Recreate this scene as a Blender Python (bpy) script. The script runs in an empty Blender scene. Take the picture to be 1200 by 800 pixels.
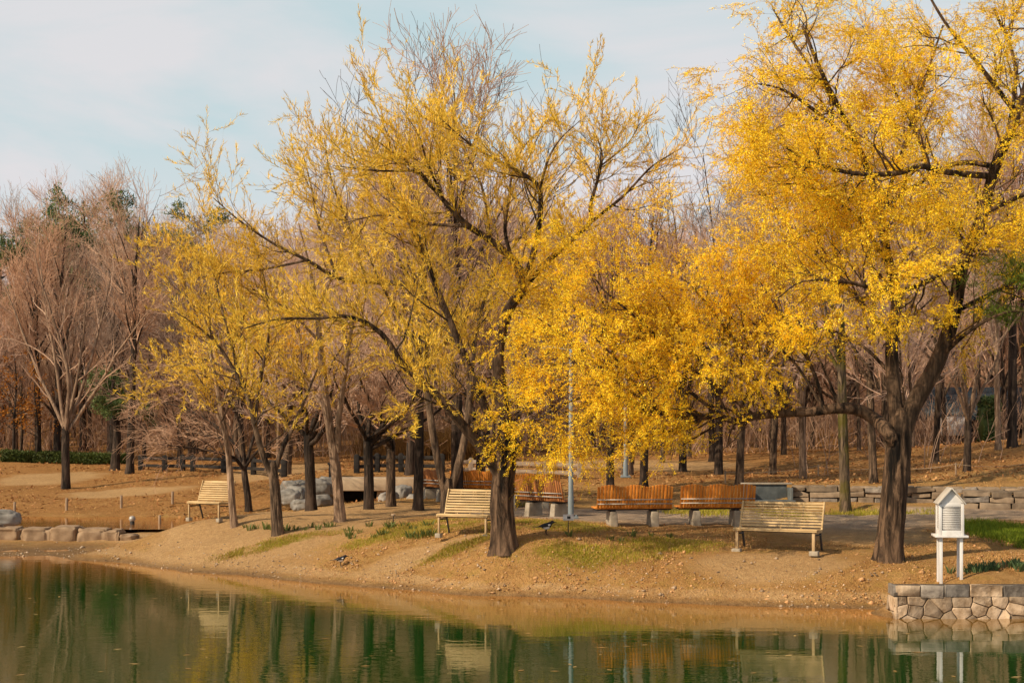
import bpy, bmesh, math, random
import numpy as np
from mathutils import Vector, noise as mnoise

PI = math.pi
SC = bpy.context.scene
COL = SC.collection
F, HOR, CAMH = 1667.0, 508.0, 3.0          # focal length in photo pixels, horizon row, eye height


# ------------------------------------------------------------------ mesh helpers
class MB:
    """collects vertices and faces, builds ONE mesh object"""
    def __init__(s):
        s.v, s.f, s.m, s.n = [], [], [], 0

    def add(s, verts, faces, mi=0):
        verts = np.asarray(verts, dtype=np.float64).reshape(-1, 3)
        if len(verts) == 0:
            return
        s.v.append(verts)
        if isinstance(faces, np.ndarray):
            groups = [faces]
        else:
            d = {}
            for q in faces:
                d.setdefault(len(q), []).append(q)
            groups = [np.array(g) for g in d.values()]
        for g in groups:
            s.f.append(g + s.n)
            s.m.append(np.full(len(g), mi, dtype=np.int32) if np.isscalar(mi) else np.asarray(mi))
        s.n += len(verts)

    def box(s, c, size, rot=None, mi=0, taper=1.0, shear=None):
        hx, hy, hz = size[0] / 2, size[1] / 2, size[2] / 2
        v = np.array([[x * hx * (taper if z > 0 else 1), y * hy * (taper if z > 0 else 1), z * hz]
                      for z in (-1, 1) for y in (-1, 1) for x in (-1, 1)], float)
        if rot is not None:
            v = v @ np.array(rot).T
        v = v + np.array(c)
        s.add(v, np.array([[0, 2, 3, 1], [4, 5, 7, 6], [0, 1, 5, 4], [2, 6, 7, 3], [0, 4, 6, 2], [1, 3, 7, 5]]), mi)

    def bar(s, a, b, w, h, mi=0, up=(0, 0, 1)):
        a, b = np.array(a, float), np.array(b, float)
        d = b - a; L = np.linalg.norm(d); d /= L
        up = np.array(up, float)
        if abs(d @ up) > .98:
            up = np.array((0, 1.0, 0))
        x = np.cross(up, d); x /= np.linalg.norm(x)
        y = np.cross(d, x)
        R = np.stack([x, y, d], axis=1)
        s.box((a + b) / 2, (w, h, L), R, mi)

    def build(s, name, mats, parent=None, smooth=False, bevel=0):
        me = bpy.data.meshes.new(name)
        v = np.concatenate(s.v)
        me.vertices.add(len(v)); me.vertices.foreach_set('co', v.astype(np.float32).ravel())
        tot = np.concatenate([np.full(len(g), g.shape[1], dtype=np.int32) for g in s.f])
        idx = np.concatenate([g.ravel() for g in s.f]).astype(np.int32)
        me.loops.add(len(idx)); me.loops.foreach_set('vertex_index', idx)
        me.polygons.add(len(tot))
        st = np.zeros(len(tot), dtype=np.int32); st[1:] = np.cumsum(tot)[:-1]
        me.polygons.foreach_set('loop_start', st); me.polygons.foreach_set('loop_total', tot)
        me.polygons.foreach_set('material_index', np.concatenate(s.m).astype(np.int32))
        if smooth:
            me.polygons.foreach_set('use_smooth', np.ones(len(tot), dtype=bool))
        me.update(calc_edges=True); me.validate()
        for m in (mats if isinstance(mats, (list, tuple)) else [mats]):
            me.materials.append(m)
        o = bpy.data.objects.new(name, me); COL.objects.link(o)
        if parent is not None:
            o.parent = parent
        if bevel:
            b = o.modifiers.new('bevel', 'BEVEL'); b.width = bevel; b.segments = 2; b.limit_method = 'ANGLE'
        return o


def tag(o, label=None, cat=None, group=None, kind=None):
    if label: o['label'] = label
    if cat: o['category'] = cat
    if group: o['group'] = group
    if kind: o['kind'] = kind
    return o


def thing(name, label, cat, loc=(0, 0, 0), rz=0.0, group=None):
    o = bpy.data.objects.new(name, None); COL.objects.link(o)
    o.empty_display_size = .2
    o.location = tuple(float(c) for c in loc); o.rotation_euler = (0, 0, rz)
    return tag(o, label, cat, group)


def dup(o, loc, rz=0.0, scale=None, label=None, group=None):
    def cp(src, par):
        c = src.copy(); COL.objects.link(c)
        if par is not None: c.parent = par
        for ch in src.children: cp(ch, c)
        return c
    r = cp(o, None)
    r.location = tuple(float(c) for c in loc); r.rotation_euler = (0, 0, rz)
    if scale is not None: r.scale = scale if hasattr(scale, '__len__') else (scale,) * 3
    if label: r['label'] = label
    if group: r['group'] = group
    return r


# ------------------------------------------------------------------ materials
def new_mat(name):
    m = bpy.data.materials.new(name); m.use_nodes = True
    nt = m.node_tree; nt.nodes.clear()
    out = nt.nodes.new('ShaderNodeOutputMaterial')
    b = nt.nodes.new('ShaderNodeBsdfPrincipled')
    nt.links.new(b.outputs[0], out.inputs[0])
    return m, nt, b, out


def N(nt, t, **kw):
    n = nt.nodes.new(t)
    for k, v in kw.items():
        if k.startswith('i_'):
            n.inputs[k[2:].replace('_', ' ')].default_value = v
        else:
            setattr(n, k, v)
    return n


def ramp(nt, src, stops):
    r = nt.nodes.new('ShaderNodeValToRGB'); e = r.color_ramp.elements
    while len(e) < len(stops): e.new(.5)
    for el, (p, c) in zip(e, stops):
        el.position = p; el.color = (*c, 1) if len(c) == 3 else c
    nt.links.new(src, r.inputs[0])
    return r.outputs[0]


def mapping(nt, scale=(1, 1, 1), kind='Object'):
    tc = nt.nodes.new('ShaderNodeTexCoord'); mp = nt.nodes.new('ShaderNodeMapping')
    mp.inputs['Scale'].default_value = scale
    nt.links.new(tc.outputs[kind], mp.inputs[0])
    return mp.outputs[0]


def mixc(nt, fac, a, b, mode='MIX'):
    n = nt.nodes.new('ShaderNodeMix'); n.data_type = 'RGBA'; n.blend_type = mode
    for sock, val in ((n.inputs[0], fac), (n.inputs[6], a), (n.inputs[7], b)):
        if hasattr(val, 'links'):
            nt.links.new(val, sock)
        else:
            sock.default_value = val if isinstance(val, (int, float)) else (*val, 1)
    return n.outputs[2]


def bump(nt, src, strength, dist, bsdf):
    n = N(nt, 'ShaderNodeBump', i_Strength=strength, i_Distance=dist)
    nt.links.new(src, n.inputs['Height']); nt.links.new(n.outputs[0], bsdf.inputs['Normal'])


def mat_bark(name, dark, light, scale=9.0, moss=None):
    m, nt, b, _ = new_mat(name)
    mp = mapping(nt, (scale, scale, scale * .16))
    n1 = N(nt, 'ShaderNodeTexNoise', i_Scale=1.0, i_Detail=6.0, i_Roughness=.65, i_Distortion=.6)
    nt.links.new(mp, n1.inputs['Vector'])
    n2 = N(nt, 'ShaderNodeTexNoise', i_Scale=.35, i_Detail=3.0)
    nt.links.new(mapping(nt, (4, 4, 2)), n2.inputs['Vector'])
    c = ramp(nt, n1.outputs[0], [(.42, dark), (.52, tuple((a + b_) / 2.4 for a, b_ in zip(dark, light))), (.60, light)])
    c = mixc(nt, ramp(nt, n2.outputs[0], [(.4, (0, 0, 0)), (.7, (.5, .5, .5))]), c, tuple(x * 1.25 for x in light))
    if moss:
        n3 = N(nt, 'ShaderNodeTexNoise', i_Scale=2.2, i_Detail=4.0)
        nt.links.new(mapping(nt, (1, 1, .6)), n3.inputs['Vector'])
        c = mixc(nt, ramp(nt, n3.outputs[0], [(.42, (0, 0, 0)), (.58, (.8, .8, .8))]), c, moss)
    nt.links.new(c, b.inputs['Base Color'])
    b.inputs['Roughness'].default_value = .92
    b.inputs['Specular IOR Level'].default_value = .15
    bump(nt, n1.outputs[0], 1.0, .06, b)
    return m


def mat_twig(name, c1, c2):
    m, nt, b, _ = new_mat(name)
    g = N(nt, 'ShaderNodeNewGeometry')
    oi = N(nt, 'ShaderNodeObjectInfo')
    c = ramp(nt, g.outputs['Random Per Island'], [(0, c1), (1, c2)])
    c = mixc(nt, 1.0, c, ramp(nt, oi.outputs['Random'], [(0, (.62, .66, .68)), (.3, (1.1, 1.0, .9)), (.6, (.85, .85, .8)), (.8, (1.15, .98, .78)), (1, (.95, 1.0, 1.04))]), 'MULTIPLY')
    nt.links.new(c, b.inputs['Base Color'])
    b.inputs['Roughness'].default_value = .85
    b.inputs['Specular IOR Level'].default_value = .2
    return m


def mat_leaf(name, stops, transl=.4, rough=.6, glow=False):
    m, nt, b, out = new_mat(name)
    g = N(nt, 'ShaderNodeNewGeometry')
    c = ramp(nt, g.outputs['Random Per Island'], stops)
    n1 = N(nt, 'ShaderNodeTexNoise', i_Scale=.9, i_Detail=2.0)
    nt.links.new(mapping(nt), n1.inputs['Vector'])
    c = mixc(nt, 1.0, c, ramp(nt, n1.outputs[0], [(.3, (.72, .68, .6)), (.7, (1.12, 1.14, 1.1))]), 'MULTIPLY')
    nt.links.new(c, b.inputs['Base Color'])
    b.inputs['Roughness'].default_value = rough
    b.inputs['Specular IOR Level'].default_value = .25
    t = N(nt, 'ShaderNodeBsdfTranslucent'); nt.links.new(c, t.inputs[0])
    if glow:
        # leaves brightened: translucent light added on top of full reflection
        nt.links.new(mixc(nt, 1.0, c, (transl, transl * .95, transl * .8), 'MULTIPLY'), t.inputs[0])
        mx = nt.nodes.new('ShaderNodeAddShader')
        nt.links.new(b.outputs[0], mx.inputs[0]); nt.links.new(t.outputs[0], mx.inputs[1])
    else:
        mx = N(nt, 'ShaderNodeMixShader', i_Fac=transl)
        nt.links.new(b.outputs[0], mx.inputs[1]); nt.links.new(t.outputs[0], mx.inputs[2])
    nt.links.new(mx.outputs[0], out.inputs[0])
    return m


def mat_noise(name, c1, c2, scale=(4, 4, 4), rough=.8, bumpv=.3, dist=.02, detail=5.0, lo=.35, hi=.65, island=0.0, metal=0.0, spec=.3):
    m, nt, b, _ = new_mat(name)
    n1 = N(nt, 'ShaderNodeTexNoise', i_Scale=1.0, i_Detail=detail, i_Roughness=.6)
    nt.links.new(mapping(nt, scale), n1.inputs['Vector'])
    c = ramp(nt, n1.outputs[0], [(lo, c1), (hi, c2)])
    if island:
        g = N(nt, 'ShaderNodeNewGeometry')
        c = mixc(nt, 1.0, c, ramp(nt, g.outputs['Random Per Island'], [(0, (1 - island,) * 3), (1, (1 + island * .6, 1 + island * .55, 1 + island * .5))]), 'MULTIPLY')
    nt.links.new(c, b.inputs['Base Color'])
    b.inputs['Roughness'].default_value = rough
    b.inputs['Metallic'].default_value = metal
    b.inputs['Specular IOR Level'].default_value = spec
    if bumpv: bump(nt, n1.outputs[0], bumpv, dist, b)
    return m


M = {}
M['bark_dark'] = mat_bark('dark_willow_bark', (.007, .0055, .0045), (.155, .095, .058), 10)
M['bark_mid'] = mat_bark('brown_bark', (.014, .010, .008), (.19, .125, .08), 12)
M['bark_pale'] = mat_bark('pale_bark', (.13, .08, .05), (.40, .27, .18), 14)
M['bark_black'] = mat_bark('blackish_bark', (.014, .011, .009), (.085, .058, .042), 11)  # near-black bark of the darkest trunks
M['bark_moss'] = mat_bark('mossy_bark', (.03, .022, .015), (.20, .14, .09), 12, moss=(.10, .085, .012))
M['twig_dark'] = mat_twig('dark_twigs', (.035, .024, .017), (.12, .08, .052))
M['twig_brown'] = mat_twig('brown_twigs', (.40, .25, .175), (.68, .46, .34))  # brown paled so the far wood carries haze in its colour
M['twig_haze'] = mat_twig('haze_paled_twigs', (.48, .335, .27), (.70, .52, .43))  # distance haze lightened into the twig colour
M['twig_gold'] = mat_twig('golden_twigs', (.17, .09, .025), (.33, .19, .05))
M['leaf_gold'] = mat_leaf('golden_willow_leaves', [(0, (.42, .20, .01)), (.12, (.72, .43, .008)), (.45, (.86, .60, .012)), (.8, (.92, .69, .028)), (1, (.96, .80, .10))], .5, glow=True)
M['leaf_lemon'] = mat_leaf('yellow_willow_catkins', [(0, (.49, .315, .025)), (.5, (.70, .465, .045)), (1, (.84, .61, .10))], .5, glow=True)
M['leaf_rust'] = mat_leaf('rusty_leaves', [(0, (.30, .09, .012)), (.6, (.50, .19, .02)), (1, (.6, .27, .04))], .35)
M['needle'] = mat_leaf('pine_needles', [(0, (.045, .085, .028)), (.6, (.11, .165, .05)), (1, (.20, .25, .08))], .15)
M['needle_bright'] = mat_leaf('bright_pine_needles', [(0, (.08, .13, .012)), (1, (.21, .27, .03))], .3)  # brighter, yellower green than the other needles
M['hedge'] = mat_leaf('hedge_leaves', [(0, (.04, .06, .012)), (1, (.11, .14, .03))], .25)
M['grass'] = mat_leaf('green_grass_blades', [(0, (.26, .25, .02)), (.5, (.42, .38, .03)), (.8, (.55, .44, .07)), (1, (.68, .50, .16))], .4)
M['grass_lush'] = mat_leaf('lush_grass_blades', [(0, (.13, .20, .012)), (1, (.32, .38, .03))], .4)
M['shoot'] = mat_leaf('blue_green_shoots', [(0, (.05, .11, .055)), (1, (.15, .22, .09))], .3)
M['shoot2'] = mat_leaf('green_shoots', [(0, (.07, .10, .02)), (1, (.19, .22, .06))], .3)
M['dry'] = mat_leaf('dry_grass_blades', [(0, (.44, .235, .08)), (.5, (.64, .37, .135)), (1, (.78, .51, .22))], .3)
M['litter'] = mat_leaf('dead_leaves', [(0, (.22, .09, .03)), (.5, (.44, .19, .065)), (1, (.66, .37, .16))], .15)
M['reed'] = mat_leaf('dry_reeds', [(0, (.16, .075, .02)), (1, (.36, .185, .05))], .2)
M['wood_cream'] = mat_noise('weathered_cream_wood', (.46, .315, .15), (.64, .46, .24), (2, 18, 18), .7, .15, .004, island=.16)
M['wood_leg'] = mat_noise('worn_bench_leg_wood', (.33, .22, .11), (.56, .39, .21), (14, 14, 3), .75, .2, .004)
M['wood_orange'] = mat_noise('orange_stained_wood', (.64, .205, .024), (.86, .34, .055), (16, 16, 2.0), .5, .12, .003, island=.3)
M['wood_orange_shade'] = mat_noise('shade_browned_orange_wood', (.26, .10, .032), (.40, .16, .05), (16, 16, 2.0), .55, .12, .003, island=.3)  # orange bench wood again, with shade browned into the colour
M['steel'] = mat_noise('galvanised_steel', (.33, .30, .27), (.45, .42, .38), (6, 6, 6), .45, .05, .002, metal=.3)
M['iron'] = mat_noise('dark_iron', (.025, .022, .02), (.05, .043, .038), (9, 9, 9), .6, .1, .003)
M['pole'] = mat_noise('blue_grey_painted_steel', (.15, .185, .205), (.23, .265, .285), (3, 3, 1), .45, .03, .002)
M['concrete'] = mat_noise('weathered_concrete', (.27, .225, .17), (.42, .36, .28), (5, 5, 5), .9, .3, .01)
M['concrete_dark'] = mat_noise('damp_dark_concrete', (.085, .095, .095), (.15, .16, .155), (3, 3, 3), .85, .3, .01)
M['concrete_pale'] = mat_noise('pale_concrete', (.36, .26, .17), (.50, .38, .25), (2.5, 2.5, 2.5), .9, .25, .01)
M['white_paint'] = mat_noise('white_paint_on_wood', (.58, .55, .52), (.76, .73, .71), (5, 5, 1.5), .5, .06, .003)
M['roof_grey'] = mat_noise('weathered_roof_board', (.38, .34, .29), (.52, .47, .41), (4, 4, 4), .7, .1, .004)
M['soil'] = mat_noise('dry_soil', (.42, .22, .09), (.62, .37, .18), (9, 9, 9), .95, .3, .01, island=.4)
M['stone_warm'] = mat_noise('warm_cut_stone', (.27, .18, .105), (.60, .45, .31), (5, 5, 5), .92, 1.0, .05, detail=9, island=.36)
M['stone_grey'] = mat_noise('grey_cut_stone', (.12, .10, .085), (.33, .285, .24), (5, 5, 5), .92, 1.0, .05, detail=9, island=.3)
M['stone_field'] = mat_noise('field_stone', (.17, .125, .085), (.36, .27, .185), (3, 3, 3), .95, .7, .03, island=.35)
M['mortar'] = mat_noise('dark_joint_mortar', (.055, .042, .03), (.10, .075, .055), (8, 8, 8), .95, .4, .01)  # dark brown filling between and behind the stones
M['boulder'] = mat_noise('grey_boulder', (.13, .12, .105), (.33, .30, .265), (2.2, 2.2, 2.2), .9, .6, .04)
M['boulder_warm'] = mat_noise('warm_boulder', (.20, .125, .07), (.40, .275, .17), (2.2, 2.2, 2.2), .9, .6, .04)
M['fence_wood'] = mat_noise('dark_stained_rail', (.010, .008, .007), (.026, .02, .016), (4, 4, 12), .8, .3, .01)
M['rail_grey'] = mat_noise('greyed_rail_wood', (.20, .14, .10), (.33, .25, .18), (4, 4, 12), .8, .3, .01)
M['stake'] = mat_noise('brown_stake', (.25, .17, .11), (.38, .27, .18), (12, 12, 3), .85, .3, .005)
M['rope'] = mat_noise('pale_rope', (.34, .26, .18), (.44, .35, .25), (40, 40, 40), .9, .2, .002)
M['roof_blue'] = mat_noise('dark_blue_grey_roof', (.018, .03, .042), (.04, .06, .078), (1, 1, 6), .5, .1, .01)
M['wall_brown'] = mat_noise('brown_plaster', (.25, .13, .07), (.36, .2, .11), (1, 1, 1), .9, .1, .01)
M['white_car'] = mat_noise('pale_car_paint', (.42, .38, .35), (.48, .44, .41), (2, 2, 2), .3, 0, .01)
M['glass_dark'] = mat_noise('dark_glass', (.02, .025, .03), (.035, .04, .045), (2, 2, 2), .12, 0, .01, spec=.6)
M['tyre'] = mat_noise('black_rubber', (.012, .012, .012), (.022, .022, .022), (9, 9, 9), .85, .1, .004)
M['feather_black'] = mat_noise('black_feathers', (.008, .009, .012), (.02, .022, .03), (30, 30, 30), .45, .1, .002)
M['feather_white'] = mat_noise('white_feathers', (.72, .71, .69), (.82, .81, .79), (30, 30, 30), .7, .1, .002)


# ------------------------------------------------------------------ terrain
def W(u, v, Y):
    return np.array([(u - 600) / F * Y, Y, CAMH - (v - HOR) / F * Y])


ctrl = []
def c_uvY(u, v, Y): ctrl.append(tuple(W(u, v, Y)))
def c_uvz(u, v, z): ctrl.append(tuple(W(u, v, (CAMH - z) * F / (v - HOR))))

for u, v in [(-260, 648), (-120, 649), (0, 651), (100, 656), (200, 667), (300, 676), (400, 685), (500, 692), (600, 698),
             (700, 702), (800, 706), (900, 710), (1000, 713), (1050, 714)]:
    c_uvz(u, v, 0.0)
    x, y, z = ctrl[-1]
    ctrl.append((x * .93, y * .93, -.35)); ctrl.append((x * .75, y * .75, -.9))
for x in (8, 11, 15, 22, 40):
    ctrl.append((x, 22.6, -.25)); ctrl.append((x, 20.5, -.6)); ctrl.append((x, 23.6, .52)); ctrl.append((x, 25.5, .68))
    ctrl.append((x, 29, .85))
ctrl.append((6.6, 23.6, .42)); ctrl.append((6.0, 23.2, -.12)); ctrl.append((6.3, 25.0, .38))
for x in (-60, -30, 0, 30, 60):
    ctrl.append((x, 8, -1.2)); ctrl.append((x, -20, -1.2))
for a in [(1042, 657, 26.2), (1130, 655, 26.3), (860, 646, 27.3), (955, 650, 26.8), (590, 641, 27.3), (750, 650, 27.2), (680, 660, 26.9), (560, 633, 28.6), (450, 640, 29.6),
          (800, 680, 25.6), (950, 685, 25.2), (600, 672, 26.7), (400, 660, 29.4), (300, 650, 31.3), (200, 640, 33.6),
          (325, 627, 32.2), (270, 616, 34.0), (397, 612, 33.6), (230, 612, 34.8), (190, 622, 35.4), (520, 607, 32.4),
          (150, 640, 36.6), (70, 640, 37.4), (0, 640, 37.6), (-120, 640, 38)]:
    c_uvY(*a)
for a in [(740, 620, 1.0), (640, 606, 1.0), (840, 616, 1.0), (700, 600, 1.0), (860, 600, 1.02), (600, 600, 1.0), (950, 602, 1.0), (1000, 608, .98),
          (1100, 604, 1.0), (1200, 606, 1.0), (450, 602, .98), (560, 595, 1.02), (490, 598, 1.0), (930, 589.5, 1.05), (1030, 592, 1.05), (1150, 599, 1.04), (1250, 600, 1.04), (760, 588, 1.06)]:
    c_uvz(*a)
for a in [(120, 613, 43, ), (60, 613, 43), (0, 612, 43), (190, 608, 44), (-120, 612, 43)]:
    x, y, z = W(*a); ctrl.append((x, y, .12)); ctrl.append((x, y - 3.6, .17))
for u, Y, z in [(250, 45, .3), (310, 46, .42), (370, 47, .6), (415, 46.3, .7), (420, 49, .75), (340, 44.5, .62), (470, 45.5, .95)]:
    ctrl.append(((u - 600) / F * Y, Y, z))
for a in [(17, 603, 47), (78, 599, 47.5), (142, 595, 48), (202, 590, 48.5), (77, 573, 54), (0, 576, 53), (-120, 577, 53), (-120, 545, 66), (152, 555, 60), (75, 546, 66), (0, 541, 67), (150, 545, 67), (280, 558, 55), (330, 560, 54),
          (250, 578, 50), (330, 568, 50), (410, 552, 55), (390, 556, 50.5), (500, 560, 50), (600, 560, 49), (560, 575, 44), (733, 558, 50), (640, 545, 60), (500, 541, 62), (800, 560, 50), (900, 557, 52),
          (860, 568, 45), (770, 576, 44), (905, 540, 62), (940, 560, 48), (1024, 566, 44.5), (1133, 553, 46), (1095, 543, 52), (1000, 534, 62),
          (1150, 526, 58), (1200, 518, 58), (1300, 508, 58), (1240, 545, 46), (880, 571, 44)]:
    c_uvY(*a)
for u, Y, z in [(932, 40.6, 1.44), (1030, 40.0, 1.46), (1100, 39.6, 1.47), (1160, 37.3, 1.5), (1250, 37.0, 1.52), (1350, 37.0, 1.55)]:
    ctrl.append(((u - 600) / F * Y, Y, z))
for u, z in [(-300, 2.3), (0, 2.1), (200, 2.0), (400, 2.0), (600, 2.1), (800, 2.2), (1000, 2.3), (1150, 2.5), (1400, 2.9)]:
    ctrl.append(((u - 600) / F * 80, 80, z))
    ctrl.append(((u - 600) / F * 110, 110, z + 3.2))
    ctrl.append(((u - 600) / F * 150, 150, z + 6.5))
for x, y, z in [(-80, 40, .3), (-80, 60, 1.6), (80, 30, 1.2), (80, 50, 2.6), (-200, 200, 8), (0, 200, 9), (200, 200, 9), (-300, 420, 9), (0, 420, 9), (300, 420, 9), (-120, 20, -1), (120, 20, .2)]:
    ctrl.append((x, y, z))
CT = np.array(ctrl)


def _U(r2):
    return np.where(r2 > 1e-12, r2 * np.log(np.maximum(r2, 1e-12)), 0.0)

_S = 30.0
_cx = CT[:, :2] / _S
_n = len(CT)
_K = _U(((_cx[:, None] - _cx[None]) ** 2).sum(-1)) + np.eye(_n) * 2e-4
_P = np.concatenate([np.ones((_n, 1)), _cx], 1)
_A = np.zeros((_n + 3, _n + 3)); _A[:_n, :_n] = _K; _A[:_n, _n:] = _P; _A[_n:, :_n] = _P.T
_w = np.linalg.solve(_A, np.concatenate([CT[:, 2], np.zeros(3)]))


LOWWALLS = [((7.95, 40.6), (16.1, 39.0), 1.06, 1.44), ((11.9, 37.2), (15.2, 36.6), 1.05, 1.46)]


def gz(x, y):
    x = np.atleast_1d(np.asarray(x, float)); y = np.atleast_1d(np.asarray(y, float))
    q = np.stack([x.ravel(), y.ravel()], 1) / _S
    out = np.empty(len(q))
    for i in range(0, len(q), 20000):
        s = q[i:i + 20000]
        out[i:i + 20000] = _U(((s[:, None] - _cx[None]) ** 2).sum(-1)) @ _w[:_n] + _w[_n] + s @ _w[_n + 1:]
    X, Y_ = x.ravel(), y.ravel()
    wob = (np.sin(X * 1.7 + 1.3 * np.sin(Y_ * 1.1)) * np.sin(Y_ * 1.9 + 1.1 * np.sin(X * .9)) * .022
           + np.sin(X * 4.1 + Y_ * 2.3) * np.sin(Y_ * 5.3 - X * 1.3) * .010)
    out = np.clip(out, -1.4, 9.5) + wob
    for (xa, ya), (xb, yb), zf, zk in LOWWALLS:
        k = np.clip((X - xa) / (xb - xa), 0, 1); yl = ya + (yb - ya) * k
        inx = (X > xa + .05) & (X < xb + 6 * (xb > 15))
        out = np.where(inx & (Y_ < yl + .2) & (Y_ > yl - 4.5), np.minimum(out, zf), out)
        out = np.where(inx & (Y_ >= yl + .2) & (Y_ < yl + 2.0), np.clip(out, zk - .08, zk + .03 + (Y_ - yl) * .08), out)
    front = (X > 6.3) & (Y_ < 23.32)
    out = np.where(front, np.minimum(out, -.3), out)
    return out.reshape(x.shape)


_Ys = np.concatenate([np.arange(18, 70, .06), np.arange(70, 160, .4)])
def gp(u, v):
    """the point of the terrain that the photo shows at pixel (u, v)"""
    X = (u - 600) / F * _Ys; Z = CAMH - (v - HOR) / F * _Ys
    d = Z - gz(X, _Ys)
    i = int(np.argmax(d <= 0)) if (d <= 0).any() else len(_Ys) - 1
    return np.array([X[i], _Ys[i], float(gz(X[i], _Ys[i])[0])])


def patch(u, v, ru, rv):
    c = gp(u, v); rx = ru / F * c[1]
    ry = max(.25, abs(gp(u, max(v - rv, HOR + 12))[1] - gp(u, v + rv)[1]) / 2)
    return c[0], c[1], rx, ry


def pmask(X, Y, pats, soft=.5):
    m = np.zeros(X.shape)
    for cx, cy, rx, ry in pats:
        d = np.sqrt(((X - cx) / rx) ** 2 + ((Y - cy) / ry) ** 2)
        m = np.maximum(m, np.clip((1 + soft - d) / (2 * soft), 0, 1))
    return m


GREEN = [patch(*a) for a in [(690, 650, 85, 14), (600, 620, 12, 5), (640, 615, 70, 6), (500, 618, 60, 8), (530, 645, 55, 7), (330, 636, 70, 6), (790, 640, 60, 8), (440, 632, 40, 5), (1180, 625, 50, 18), (1090, 605, 30, 4)]]
SAND = [patch(*a) for a in [(905, 662, 95, 18), (230, 628, 60, 14), (480, 655, 60, 12), (350, 600, 160, 7), (470, 602, 80, 6), (545, 636, 60, 8), (1000, 625, 90, 10), (320, 650, 70, 8), (60, 560, 60, 8), (330, 552, 60, 8), (150, 577, 80, 5), (720, 545, 160, 6)]]
PATHM = [patch(*a) for a in [(760, 604, 180, 9), (1060, 603, 190, 9), (600, 600, 60, 6), (950, 606, 150, 8)]]


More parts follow.
